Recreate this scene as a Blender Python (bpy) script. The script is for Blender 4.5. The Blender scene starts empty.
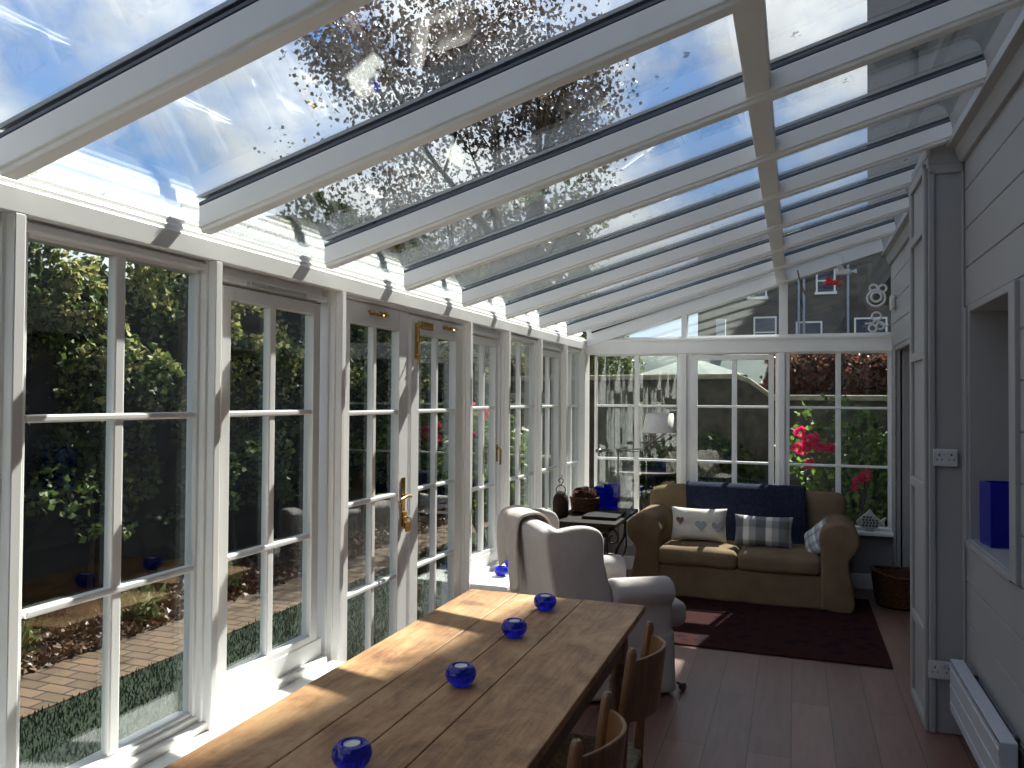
import bpy, math, random
from mathutils import Vector, Matrix, noise
C = bpy.context.scene.collection
random.seed(7)
PI = math.pi
sc = bpy.context.scene

# ------------------------------------------------------------------ materials
def new_mat(name):
    m = bpy.data.materials.new(name); m.use_nodes = True
    nt = m.node_tree
    return m, nt, nt.nodes['Principled BSDF']

def L(nt, a, b): nt.links.new(a, b)

def ramp(nt, fac, stops):
    r = nt.nodes.new('ShaderNodeValToRGB')
    while len(r.color_ramp.elements) < len(stops): r.color_ramp.elements.new(0.5)
    for e, (p, c) in zip(r.color_ramp.elements, stops):
        e.position = p; e.color = (*c, 1)
    L(nt, fac, r.inputs[0]); return r.outputs[0]

def tex_noise(nt, scale, detail=4, rough=.55, stretch=(1, 1, 1), coord='Object', dist=0):
    tc = nt.nodes.new('ShaderNodeTexCoord'); mp = nt.nodes.new('ShaderNodeMapping')
    mp.inputs['Scale'].default_value = stretch
    n = nt.nodes.new('ShaderNodeTexNoise')
    n.inputs['Scale'].default_value = scale; n.inputs['Detail'].default_value = detail
    n.inputs['Roughness'].default_value = rough; n.inputs['Distortion'].default_value = dist
    L(nt, tc.outputs[coord], mp.inputs[0]); L(nt, mp.outputs[0], n.inputs['Vector'])
    return n.outputs['Fac']

def add_bump(nt, p, fac, strength=.3, dist=.01):
    b = nt.nodes.new('ShaderNodeBump'); b.inputs['Strength'].default_value = strength
    b.inputs['Distance'].default_value = dist
    L(nt, fac, b.inputs['Height']); L(nt, b.outputs[0], p.inputs['Normal'])

def mat(name, c1, c2=None, rough=.5, scale=8, metal=0, bump=0, bscale=60, stretch=(1, 1, 1), lo=.35, hi=.65, spec=.5, detail=4, bdist=.01):
    m, nt, p = new_mat(name)
    p.inputs['Roughness'].default_value = rough; p.inputs['Metallic'].default_value = metal
    p.inputs['Specular IOR Level'].default_value = spec
    c2 = c2 or tuple(x * .9 for x in c1)
    f = tex_noise(nt, scale, detail, stretch=stretch)
    L(nt, ramp(nt, f, [(lo, c1), (hi, c2)]), p.inputs['Base Color'])
    if bump: add_bump(nt, p, tex_noise(nt, bscale, 3, stretch=stretch), bump, bdist)
    return m

M = {}
M['white'] = mat('white_gloss_paint', (.88, .872, .85), (.85, .842, .82), rough=.32, scale=3, bump=.04, bscale=25)
M['frame'] = mat('white_frame_paint', (.88, .872, .85), (.85, .842, .82), rough=.3, scale=5)
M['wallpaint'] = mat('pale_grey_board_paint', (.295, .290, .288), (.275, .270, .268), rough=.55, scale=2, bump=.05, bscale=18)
M['black'] = mat('black_rubber', (.012, .013, .018), rough=.5)
M['iron'] = mat('cast_iron', (.015, .013, .012), (.03, .025, .02), rough=.45, metal=.6)
M['tape'] = mat('grey_glazing_tape', (.12, .14, .18), rough=.6)
M['brass'] = mat('aged_brass', (.62, .40, .13), (.45, .27, .08), rough=.25, metal=1, scale=30)
M['steel'] = mat('brushed_steel', (.22, .21, .20), rough=.3, metal=1)
M['shade'] = mat('ivory_lampshade', (.78, .74, .68), (.72, .68, .62), rough=.9, scale=40)
M['cream'] = mat('cream_slipcover', (.50, .455, .435), (.45, .41, .39), rough=.95, scale=5, bump=.25, bscale=9, spec=.1, bdist=.03)
M['creamthrow'] = mat('cream_throw', (.62, .55, .50), (.55, .48, .43), rough=1, scale=12, bump=.5, bscale=120, spec=.05)
M['tan'] = mat('tan_slipcover', (.20, .142, .088), (.16, .112, .068), rough=.95, scale=5, bump=.3, bscale=8, spec=.1, bdist=.03)
M['navy'] = mat('navy_wool', (.026, .030, .056), (.016, .019, .038), rough=1, scale=30, bump=.6, bscale=200, spec=.1)
M['legwood'] = mat('chair_beech', (.22, .10, .04), (.15, .065, .026), rough=.35, scale=6, stretch=(6, 6, 1))
M['tablewood_dark'] = mat('table_underframe', (.13, .065, .03), (.08, .04, .02), rough=.5, scale=6)
M['rush'] = mat('woven_rush', (.36, .33, .24), (.22, .20, .14), rough=.9, scale=60, bump=.8, bscale=90)
M['darkwood'] = mat('dark_oak_top', (.018, .011, .008), (.010, .006, .005), spec=.1, rough=.6, scale=5, stretch=(8, 1, 8))
M['wicker'] = mat('brown_wicker', (.13, .06, .026), (.04, .018, .009), spec=.2, rough=.7, scale=40, stretch=(1, 1, 4), bump=.9, bscale=70)
M['wickerdark'] = mat('dark_wicker', (.04, .02, .014), (.012, .007, .006), spec=.15, rough=.8, scale=50, stretch=(1, 1, 4), bump=.9, bscale=70)
M['cone'] = mat('pine_cone', (.10, .04, .022), (.03, .014, .009), spec=.15, rough=.8, scale=50)
M['plastic'] = mat('white_plastic', (.50, .50, .49), (.48, .48, .47), rough=.4)
M['radiator'] = mat('radiator_enamel', (.46, .47, .51), (.43, .44, .48), rough=.3)
M['stonew'] = mat('garden_wall_stone', (.16, .13, .09), (.06, .055, .04), rough=.95, scale=5, bump=.8, bscale=12)
M['coping'] = mat('pale_coping', (.55, .48, .34), (.38, .33, .22), rough=.95, scale=9, bump=.5, bscale=14)
M['soil'] = mat('soil', (.05, .03, .02), (.02, .012, .008), rough=1, scale=14, bump=1, bscale=30)
M['grass'] = mat('lawn', (.014, .03, .012), (.01, .02, .01), rough=1, scale=30, bump=1, bscale=90)  # shade over the lawn is put into this dark green
M['bark'] = mat('bark', (.07, .045, .03), (.03, .02, .015), rough=.95, scale=20, bump=.8, bscale=40)
M['roof_slate'] = mat('pale_green_roof', (.13, .175, .155), (.10, .14, .125), rough=.7, scale=3)
M['parasol'] = mat('pale_parasol_cloth', (.16, .20, .18), (.14, .17, .155), rough=.9, scale=4)
M['fence'] = mat('dark_fence', (.06, .045, .035), (.03, .022, .018), rough=.9, scale=3, stretch=(10, 10, 1))
M['slate'] = mat('slate_tray', (.02, .018, .018), (.012, .011, .012), spec=.08, rough=.7, scale=10)
M['twig'] = mat('hedge_shade_core', (.012, .010, .006), (.004, .004, .003), rough=1, scale=10, spec=0)  # near-black colour standing in for the shaded inside of the hedge
M['redglass'] = mat('red_enamel', (.75, .07, .08), (.6, .04, .05), rough=.3)
M['curtainwhite'] = mat('white_enamel', (.75, .75, .73), rough=.4)

def leaf_mat(name, cols, trans=.35, rough=.45):
    m, nt, p = new_mat(name)
    g = nt.nodes.new('ShaderNodeNewGeometry')
    n = len(cols)
    col = ramp(nt, g.outputs['Random Per Island'], [(i / (n - 1), c) for i, c in enumerate(cols)])
    L(nt, col, p.inputs['Base Color']); p.inputs['Roughness'].default_value = rough
    tr = nt.nodes.new('ShaderNodeBsdfTranslucent'); L(nt, col, tr.inputs[0])
    mx = nt.nodes.new('ShaderNodeMixShader'); mx.inputs[0].default_value = trans
    out = nt.nodes['Material Output']
    L(nt, p.outputs[0], mx.inputs[1]); L(nt, tr.outputs[0], mx.inputs[2]); L(nt, mx.outputs[0], out.inputs[0])
    return m
M['leaf_hedge'] = leaf_mat('hedge_leaves', [(.035, .07, .015), (.07, .11, .022), (.12, .16, .04), (.045, .08, .018)], rough=.6)
M['leaf_new'] = leaf_mat('young_hedge_leaves', [(.30, .33, .08), (.46, .43, .15), (.58, .50, .27), (.20, .26, .05)], rough=.6)
M['leaf_tree'] = leaf_mat('tree_leaves', [(.10, .08, .075), (.16, .12, .10), (.07, .06, .06), (.21, .16, .12)], .2)
M['leaf_red'] = leaf_mat('red_leaves', [(.20, .05, .035), (.08, .04, .025), (.24, .10, .06), (.06, .06, .025)])
M['leaf_olive'] = leaf_mat('olive_leaves', [(.10, .13, .04), (.18, .20, .07), (.06, .09, .03)])
M['leaf_rose'] = leaf_mat('rose_leaves', [(.03, .07, .012), (.20, .30, .06), (.02, .045, .01)], .5)
M['leaf_dead'] = leaf_mat('fallen_leaves', [(.12, .055, .027), (.07, .034, .018), (.19, .10, .05), (.05, .026, .015)], .1)
M['petal'] = leaf_mat('rose_petals', [(.75, .02, .12), (.85, .05, .20), (.55, .01, .08)], .4)

def glass_mat(name, f0=.11, tint=(.93, .97, .955), dirt=0.0):
    m, nt, p = new_mat(name); nt.nodes.remove(p)
    lw = nt.nodes.new('ShaderNodeLayerWeight'); lw.inputs['Blend'].default_value = .5
    pw = nt.nodes.new('ShaderNodeMath'); pw.operation = 'POWER'; pw.inputs[1].default_value = 3.2
    L(nt, lw.outputs['Facing'], pw.inputs[0])
    mr = nt.nodes.new('ShaderNodeMapRange'); mr.inputs['To Min'].default_value = f0; mr.inputs['To Max'].default_value = .9
    L(nt, pw.outputs[0], mr.inputs[0])
    t = nt.nodes.new('ShaderNodeBsdfTransparent'); t.inputs[0].default_value = (*tint, 1)
    g = nt.nodes.new('ShaderNodeBsdfGlossy'); g.inputs['Roughness'].default_value = 0.004
    g.inputs[0].default_value = (.95, .97, .97, 1)
    mx = nt.nodes.new('ShaderNodeMixShader')
    L(nt, mr.outputs[0], mx.inputs[0]); L(nt, t.outputs[0], mx.inputs[1]); L(nt, g.outputs[0], mx.inputs[2])
    last = mx.outputs[0]
    if dirt:
        d = nt.nodes.new('ShaderNodeBsdfDiffuse'); d.inputs[0].default_value = (.10, .09, .08, 1)
        tc = nt.nodes.new('ShaderNodeTexCoord')
        v = nt.nodes.new('ShaderNodeTexVoronoi'); v.inputs['Scale'].default_value = 7
        nz = nt.nodes.new('ShaderNodeTexNoise'); nz.inputs['Scale'].default_value = 60
        vm = nt.nodes.new('ShaderNodeMixRGB'); vm.blend_type = 'ADD'; vm.inputs[0].default_value = .05
        L(nt, tc.outputs['Object'], vm.inputs[1]); L(nt, tc.outputs['Object'], nz.inputs['Vector'])
        L(nt, nz.outputs['Color'], vm.inputs[2]); L(nt, vm.outputs[0], v.inputs['Vector'])
        f = ramp(nt, v.outputs['Distance'], [(.0, (1, 1, 1)), (.055, (1, 1, 1)), (.085, (0, 0, 0))])
        m2 = nt.nodes.new('ShaderNodeMixShader')
        k = nt.nodes.new('ShaderNodeMath'); k.operation = 'MULTIPLY'; k.inputs[1].default_value = dirt
        L(nt, f, k.inputs[0]); L(nt, k.outputs[0], m2.inputs[0])
        L(nt, last, m2.inputs[1]); L(nt, d.outputs[0], m2.inputs[2]); last = m2.outputs[0]
    L(nt, last, nt.nodes['Material Output'].inputs[0])
    return m
M['glass'] = glass_mat('window_glass', .065)
M['roofglass'] = glass_mat('roof_glass', .06, (.93, .96, .965), .6)

def cobalt():
    m, nt, p = new_mat('cobalt_glass')
    p.inputs['Base Color'].default_value = (.012, .022, .80, 1)
    p.inputs['Roughness'].default_value = .04; p.inputs['Transmission Weight'].default_value = .75
    p.inputs['IOR'].default_value = 1.45; p.inputs['Specular IOR Level'].default_value = .6
    return m
M['cobalt'] = cobalt()

def wood_table():
    m, nt, p = new_mat('scrubbed_pine')
    n1 = tex_noise(nt, 5.0, 8, .68, (1.3, .8, 1), dist=.5)
    n2 = tex_noise(nt, 20, 5, .7, (3, .22, 3), dist=.3)
    mxn = nt.nodes.new('ShaderNodeMath'); mxn.operation = 'MULTIPLY_ADD'; mxn.inputs[1].default_value = .68
    L(nt, n1, mxn.inputs[0])
    h = nt.nodes.new('ShaderNodeMath'); h.operation = 'MULTIPLY'; h.inputs[1].default_value = .32
    L(nt, n2, h.inputs[0]); L(nt, h.outputs[0], mxn.inputs[2])
    col = ramp(nt, mxn.outputs[0], [(.34, (.13, .052, .02)), (.44, (.27, .13, .05)), (.52, (.40, .215, .09)), (.62, (.50, .31, .145))])
    # knots
    tc = nt.nodes.new('ShaderNodeTexCoord'); v = nt.nodes.new('ShaderNodeTexVoronoi'); v.inputs['Scale'].default_value = 3.2
    mp = nt.nodes.new('ShaderNodeMapping'); mp.inputs['Scale'].default_value = (1, .6, 1)
    L(nt, tc.outputs['Object'], mp.inputs[0]); L(nt, mp.outputs[0], v.inputs['Vector'])
    k = ramp(nt, v.outputs['Distance'], [(.02, (1, 1, 1)), (.05, (0, 0, 0))])
    mc = nt.nodes.new('ShaderNodeMixRGB'); mc.inputs[2].default_value = (.035, .018, .01, 1)
    L(nt, k, mc.inputs[0]); L(nt, col, mc.inputs[1]); L(nt, mc.outputs[0], p.inputs['Base Color'])
    p.inputs['Roughness'].default_value = .5
    add_bump(nt, p, n2, .12, .005)
    return m
M['table'] = wood_table()

def floor_mat():
    m, nt, p = new_mat('red_brown_floorboards')
    tc = nt.nodes.new('ShaderNodeTexCoord'); mp = nt.nodes.new('ShaderNodeMapping')
    mp.inputs['Rotation'].default_value = (0, 0, PI / 2); mp.inputs['Location'].default_value = (0, .017, 0)
    b = nt.nodes.new('ShaderNodeTexBrick')
    b.inputs['Scale'].default_value = 1; b.inputs['Brick Width'].default_value = 1.9; b.inputs['Row Height'].default_value = .19
    b.inputs['Mortar Size'].default_value = .0022; b.inputs['Mortar Smooth'].default_value = .2; b.inputs['Bias'].default_value = 0
    b.inputs['Color1'].default_value = (.185, .090, .070, 1); b.inputs['Color2'].default_value = (.13, .06, .046, 1)
    b.inputs['Mortar'].default_value = (.02, .01, .008, 1); b.offset = .37
    L(nt, tc.outputs['Object'], mp.inputs[0]); L(nt, mp.outputs[0], b.inputs['Vector'])
    n = tex_noise(nt, 4, 5, .6, (7, .7, 1))
    g = ramp(nt, n, [(.3, (.75, .75, .75)), (.7, (1.1, 1.1, 1.1))])
    mx = nt.nodes.new('ShaderNodeMixRGB'); mx.blend_type = 'MULTIPLY'; mx.inputs[0].default_value = 1
    L(nt, b.outputs['Color'], mx.inputs[1]); L(nt, g, mx.inputs[2]); L(nt, mx.outputs[0], p.inputs['Base Color'])
    p.inputs['Roughness'].default_value = .38
    add_bump(nt, p, b.outputs['Fac'], -.3, .003)
    return m
M['floor'] = floor_mat()

def rug_mat():
    m, nt, p = new_mat('dark_patterned_rug')
    tc = nt.nodes.new('ShaderNodeTexCoord')
    v = nt.nodes.new('ShaderNodeTexVoronoi'); v.inputs['Scale'].default_value = 9; v.distance = 'MANHATTAN'
    L(nt, tc.outputs['Object'], v.inputs['Vector'])
    c = ramp(nt, v.outputs['Distance'], [(.1, (.032, .011, .014)), (.35, (.014, .010, .020)), (.55, (.045, .016, .016))])
    n = tex_noise(nt, 120, 2)
    mx = nt.nodes.new('ShaderNodeMixRGB'); mx.blend_type = 'MULTIPLY'; mx.inputs[0].default_value = .6
    L(nt, c, mx.inputs[1]); L(nt, n, mx.inputs[2]); L(nt, mx.outputs[0], p.inputs['Base Color'])
    p.inputs['Roughness'].default_value = 1; p.inputs['Specular IOR Level'].default_value = .05
    add_bump(nt, p, n, .5, .005)
    return m
M['rug'] = rug_mat()

def plaid(name, cols, sc_=(14, 14)):
    m, nt, p = new_mat(name)
    tc = nt.nodes.new('ShaderNodeTexCoord'); sp = nt.nodes.new('ShaderNodeSeparateXYZ'); L(nt, tc.outputs['Object'], sp.inputs[0])
    def stripe(out, k, ph):
        a = nt.nodes.new('ShaderNodeMath'); a.operation = 'MULTIPLY_ADD'; a.inputs[1].default_value = k; a.inputs[2].default_value = ph
        L(nt, out, a.inputs[0])
        f = nt.nodes.new('ShaderNodeMath'); f.operation = 'FRACT'; L(nt, a.outputs[0], f.inputs[0]); return f.outputs[0]
    a = stripe(sp.outputs[0], sc_[0], .3); b = stripe(sp.outputs[2], sc_[1], .5)
    ca = ramp(nt, a, [(0, cols[0]), (.42, cols[0]), (.44, cols[1]), (.68, cols[1]), (.70, cols[2]), (.98, cols[2])])
    cb = ramp(nt, b, [(0, (1, 1, 1)), (.60, (1, 1, 1)), (.62, (.55, .56, .6)), (.95, (.62, .63, .66))])
    for e in (ca, cb): e.node.color_ramp.interpolation = 'CONSTANT'
    mx = nt.nodes.new('ShaderNodeMixRGB'); mx.blend_type = 'MULTIPLY'; mx.inputs[0].default_value = .8
    L(nt, ca, mx.inputs[1]); L(nt, cb, mx.inputs[2]); L(nt, mx.outputs[0], p.inputs['Base Color'])
    p.inputs['Roughness'].default_value = .95; add_bump(nt, p, tex_noise(nt, 150), .4, .004)
    return m
M['plaid'] = plaid('grey_plaid', [(.17, .17, .18), (.66, .63, .56), (.33, .33, .33)], (5.6, 6))
M['plaid2'] = plaid('blue_check', [(.40, .43, .44), (.60, .61, .59), (.27, .30, .32)], (12, 12))
M['creamcloth'] = mat('cream_linen', (.66, .62, .55), (.60, .56, .50), rough=.95, scale=20, bump=.3, bscale=80)
M['heartblue'] = mat('pale_blue_felt', (.30, .37, .40), rough=1)
M['heartgrey'] = mat('grey_check_felt', (.20, .22, .25), (.34, .35, .36), rough=1, scale=60)
M['heartbrown'] = mat('brown_felt', (.16, .10, .08), rough=1)

def stone_facade():
    m, nt, p = new_mat('rubble_facade')
    tc = nt.nodes.new('ShaderNodeTexCoord')
    mp = nt.nodes.new('ShaderNodeMapping'); mp.inputs['Rotation'].default_value = (PI / 2, 0, 0)
    b = nt.nodes.new('ShaderNodeTexBrick'); b.inputs['Scale'].default_value = 1
    b.inputs['Brick Width'].default_value = .7; b.inputs['Row Height'].default_value = .3; b.inputs['Mortar Size'].default_value = .02
    b.inputs['Color1'].default_value = (.11, .09, .07, 1); b.inputs['Color2'].default_value = (.055, .048, .045, 1)
    b.inputs['Mortar'].default_value = (.08, .07, .06, 1)
    L(nt, tc.outputs['Object'], mp.inputs[0]); L(nt, mp.outputs[0], b.inputs['Vector'])
    L(nt, b.outputs['Color'], p.inputs['Base Color']); p.inputs['Roughness'].default_value = .95
    return m
M['facade'] = stone_facade()
M['housewall'] = mat('dark_house_stone', (.06, .052, .045), (.03, .027, .026), rough=.95, scale=2, bump=.6, bscale=6)

def brick_path():
    m, nt, p = new_mat('brick_paving')
    tc = nt.nodes.new('ShaderNodeTexCoord')
    b = nt.nodes.new('ShaderNodeTexBrick'); b.inputs['Scale'].default_value = 1
    b.inputs['Brick Width'].default_value = .22; b.inputs['Row Height'].default_value = .105; b.inputs['Mortar Size'].default_value = .008
    b.inputs['Color1'].default_value = (.17, .105, .064, 1); b.inputs['Color2'].default_value = (.11, .07, .042, 1)
    b.inputs['Mortar'].default_value = (.02, .012, .01, 1)
    L(nt, tc.outputs['Object'], b.inputs['Vector'])
    n = tex_noise(nt, 9, 4)
    mx = nt.nodes.new('ShaderNodeMixRGB'); mx.blend_type = 'MULTIPLY'; mx.inputs[0].default_value = .5
    L(nt, b.outputs['Color'], mx.inputs[1]); L(nt, n, mx.inputs[2]); L(nt, mx.outputs[0], p.inputs['Base Color'])
    p.inputs['Roughness'].default_value = .9; add_bump(nt, p, b.outputs['Fac'], -.8, .01)
    return m
M['brick'] = brick_path()

# ------------------------------------------------------------------ geometry helpers
class MB:
    def __init__(s): s.v = []; s.f = []; s.mi = []; s.k = 0
    def add(s, vs, fs, T=None):
        o = len(s.v)
        s.v += [tuple(T @ Vector(p)) for p in vs] if T is not None else [tuple(p) for p in vs]
        s.f += [tuple(i + o for i in f) for f in fs]; s.mi += [s.k] * len(fs)
    def box(s, x0, x1, y0, y1, z0, z1, T=None):
        vs = [(x, y, z) for x in (x0, x1) for y in (y0, y1) for z in (z0, z1)]
        s.add(vs, [(0, 1, 3, 2), (4, 6, 7, 5), (0, 4, 5, 1), (2, 3, 7, 6), (0, 2, 6, 4), (1, 5, 7, 3)], T)
    def tube(s, pts, r, n=8, T=None, cap=True):
        pts = [Vector(p) for p in pts]; rs = r if isinstance(r, (list, tuple)) else [r] * len(pts)
        vs = []; fs = []; up = None
        for i, p in enumerate(pts):
            d = (pts[min(i + 1, len(pts) - 1)] - pts[max(i - 1, 0)]).normalized()
            if up is None:
                up = Vector((0, 0, 1)) if abs(d.z) < .9 else Vector((1, 0, 0))
            a = d.cross(up)
            if a.length < 1e-4: a = d.orthogonal()
            a.normalize(); b = a.cross(d).normalized(); up = b
            for k in range(n):
                t = 2 * PI * k / n; vs.append(p + (a * math.cos(t) + b * math.sin(t)) * rs[i])
        for i in range(len(pts) - 1):
            for k in range(n):
                k2 = (k + 1) % n; fs.append((i * n + k, i * n + k2, (i + 1) * n + k2, (i + 1) * n + k))
        if cap:
            fs.append(tuple(range(n))[::-1]); fs.append(tuple(range((len(pts) - 1) * n, len(pts) * n)))
        s.add(vs, fs, T)
    def lathe(s, prof, c=(0, 0, 0), n=24, T=None):
        vs = []; fs = []; m = len(prof)
        for k in range(n):
            t = 2 * PI * k / n
            for (r, z) in prof: vs.append((c[0] + r * math.cos(t), c[1] + r * math.sin(t), c[2] + z))
        for k in range(n):
            k2 = (k + 1) % n
            for i in range(m - 1): fs.append((k * m + i, k2 * m + i, k2 * m + i + 1, k * m + i + 1))
        s.add(vs, fs, T)
    def ext(s, poly, f, a, b):
        """poly of 2-D points; f(u, v, w) -> 3-D; extruded w from a to b"""
        n = len(poly)
        vs = [f(u, v, a) for u, v in poly] + [f(u, v, b) for u, v in poly]
        fs = [tuple(range(n))[::-1], tuple(range(n, 2 * n))]
        for i in range(n):
            j = (i + 1) % n; fs.append((i, j, n + j, n + i))
        s.add(vs, fs)
    def rbox(s, c, h, r, n=8, crown=0, nz=0, nsc=3, T=None, fn=None):
        h = Vector(h); c = Vector(c); vs = []; fs = []; idx = {}
        def vid(i, j, k):
            key = (i, j, k)
            if key not in idx:
                u = Vector((2 * i / n - 1, 2 * j / n - 1, 2 * k / n - 1))
                # denser sampling near the edges
                u = Vector([math.copysign(abs(t) ** .6, t) for t in u])
                p = Vector((u.x * h.x, u.y * h.y, u.z * h.z))
                q = Vector([max(-h[a] + r, min(h[a] - r, p[a])) for a in range(3)])
                d = p - q
                if d.length > 1e-9: p = q + d.normalized() * r
                if crown and p.z > 0:
                    p.z += crown * (1 - u.x ** 2) * (1 - u.y ** 2)
                if fn: p = fn(p, u)
                if nz:
                    w = noise.noise_vector((p + c) * nsc) * nz; p += w
                idx[key] = len(vs); vs.append(p + c)
            return idx[key]
        for a in range(n):
            for b in range(n):
                fs += [(vid(a, b, 0), vid(a, b + 1, 0), vid(a + 1, b + 1, 0), vid(a + 1, b, 0)),
                       (vid(a, b, n), vid(a + 1, b, n), vid(a + 1, b + 1, n), vid(a, b + 1, n)),
                       (vid(a, 0, b), vid(a + 1, 0, b), vid(a + 1, 0, b + 1), vid(a, 0, b + 1)),
                       (vid(a, n, b), vid(a, n, b + 1), vid(a + 1, n, b + 1), vid(a + 1, n, b)),
                       (vid(0, a, b), vid(0, a, b + 1), vid(0, a + 1, b + 1), vid(0, a + 1, b)),
                       (vid(n, a, b), vid(n, a + 1, b), vid(n, a + 1, b + 1), vid(n, a, b + 1))]
        s.add(vs, fs, T)
    def pillow(s, w, h, t, n=14, T=None):
        """upright pillow in local XZ, thickness along Y"""
        vs = []; fs = []
        for side in (-1, 1):
            for i in range(n + 1):
                for j in range(n + 1):
                    u = 2 * i / n - 1; v = 2 * j / n - 1
                    k = max(0, (1 - abs(u) ** 3.2) * (1 - abs(v) ** 3.2)) ** .55
                    px = u * w / 2 * (1 - .06 * (1 - v * v) * abs(u)); pz = v * h / 2 * (1 - .09 * (1 - u * u) * abs(v))
                    q = noise.noise(Vector((u * 2, v * 2, side * 3 + w * 9))) * .012
                    vs.append((px, side * (k * t / 2 + .002) + q * k, pz))
        m = (n + 1) ** 2
        for i in range(n):
            for j in range(n):
                a = i * (n + 1) + j; b = a + n + 1
                fs.append((a, b, b + 1, a + 1)); fs.append((m + a, m + a + 1, m + b + 1, m + b))
        ring = [i * (n + 1) for i in range(n)] + [n * (n + 1) + j for j in range(n)] + [i * (n + 1) + n for i in range(n, 0, -1)] + [j for j in range(n, 0, -1)]
        for i in range(len(ring)):
            a = ring[i]; b = ring[(i + 1) % len(ring)]; fs.append((a, m + a, m + b, b))
        s.add(vs, fs, T)
    def build(s, name, m, parent=None, bevel=0, seg=2, smooth=False, sub=0, solid=0, loc=None, angle=.6):
        me = bpy.data.meshes.new(name); me.from_pydata(s.v, [], s.f); me.update()
        o = bpy.data.objects.new(name, me); C.objects.link(o)
        ms = m if isinstance(m, (list, tuple)) else [m]
        for q in ms: me.materials.append(q)
        if len(ms) > 1: me.polygons.foreach_set('material_index', s.mi)
        if parent: o.parent = parent
        if loc: o.location = loc
        if smooth: me.polygons.foreach_set('use_smooth', [True] * len(me.polygons))
        if solid:
            q = o.modifiers.new('s', 'SOLIDIFY'); q.thickness = solid; q.offset = 0
        if bevel:
            q = o.modifiers.new('b', 'BEVEL'); q.width = bevel; q.segments = seg; q.limit_method = 'ANGLE'; q.angle_limit = angle
            q.harden_normals = False
        if sub:
            q = o.modifiers.new('u', 'SUBSURF'); q.levels = sub; q.render_levels = sub
        return o

def tag(o, label, cat=None, group=None, kind=None):
    if label: o['label'] = label
    if cat: o['category'] = cat
    if group: o['group'] = group
    if kind: o['kind'] = kind
    return o

def thing(name, label, cat, loc=(0, 0, 0), rz=0, group=None, kind=None):
    o = bpy.data.objects.new(name, None); C.objects.link(o); o.location = loc; o.rotation_euler = (0, 0, rz)
    o.empty_display_size = .1
    return tag(o, label, cat, group, kind)

def dup(root, loc, rz, label=None, group=None):
    r = root.copy(); C.objects.link(r); r.location = loc; r.rotation_euler = (root.rotation_euler[0], root.rotation_euler[1], rz)
    if label: r['label'] = label
    if group: r['group'] = group
    for ch in list(root.children):
        c = ch.copy(); C.objects.link(c); c.parent = r
        for g in ch.children:
            d = g.copy(); C.objects.link(d); d.parent = c
    return r

def smoothpath(pts, n=6, closed=False):
    P = [Vector(p) for p in pts]; out = []; N = len(P)
    R = range(N) if closed else range(N - 1)
    for i in R:
        g = (lambda k: P[k % N]) if closed else (lambda k: P[max(0, min(N - 1, k))])
        p0, p1, p2, p3 = g(i - 1), g(i), g(i + 1), g(i + 2)
        for k in range(n):
            t = k / n
            out.append(.5 * ((2 * p1) + (p2 - p0) * t + (2 * p0 - 5 * p1 + 4 * p2 - p3) * t * t + (3 * p1 - p0 - 3 * p2 + p3) * t ** 3))
    if not closed: out.append(P[-1])
    return out

# ------------------------------------------------------------------ key dimensions
XL = -1.96      # left window plane
YE = 7.45       # end wall inner plane
XR = .78        # right wall inner plane
Y0 = -1.3       # behind the camera
GZ = -.10       # garden level
SL = .282       # roof slope
def zu(x): return 2.172 + SL * (x + 1.85)       # underside of the rafters
ZS = .465       # sill top
POSTS = [-.75, 0.0, .75, 1.498, 2.249, 3.061, 4.535, 5.235, 5.988, 6.724]

# ------------------------------------------------------------------ floor and walls
b = MB(); b.box(-2.1, 1.3, Y0, YE + .1, -.12, 0)
tag(b.build('floor', M['floor']), 'red-brown floorboards running the length of the sunroom', 'floor', kind='structure')

b = MB()
for a, c in ((Y0, 3.0), (4.53, YE)):
    b.box(-2.10, -1.72, a, c, -.15, ZS - .035)
tag(b.build('wall_left', M['white']), 'low white wall beneath the left row of windows', 'wall', kind='structure')
b = MB(); b.box(-2.10, -1.66, Y0, 3.0, ZS - .035, ZS)
tag(b.build('trim_1', M['white'], bevel=.008), 'long white window board between table and nearest windows', 'window sill', kind='structure')
b = MB(); b.box(-2.10, -1.66, 4.53, YE, ZS - .035, ZS)
tag(b.build('trim_2', M['white'], bevel=.008), 'white window board beyond the doors, two blue glass bowls on it', 'window sill', kind='structure')

b = MB(); b.box(-1.74, XR + .4, YE - .03, YE + .12, -.15, .47)
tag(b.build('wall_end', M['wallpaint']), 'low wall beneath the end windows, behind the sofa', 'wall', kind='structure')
b = MB(); b.box(-1.66, XR + .02, YE - .13, YE + .1, .47, .503)
tag(b.build('trim_3', M['white'], bevel=.008), 'white sill under the end windows', 'window sill', kind='structure')
b = MB(); b.box(-1.72, XR, YE - .05, YE - .03, 0, .13)
tag(b.build('baseboard_end', M['white'], bevel=.006), 'white skirting board behind the sofa', 'skirting board', kind='structure')

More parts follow.
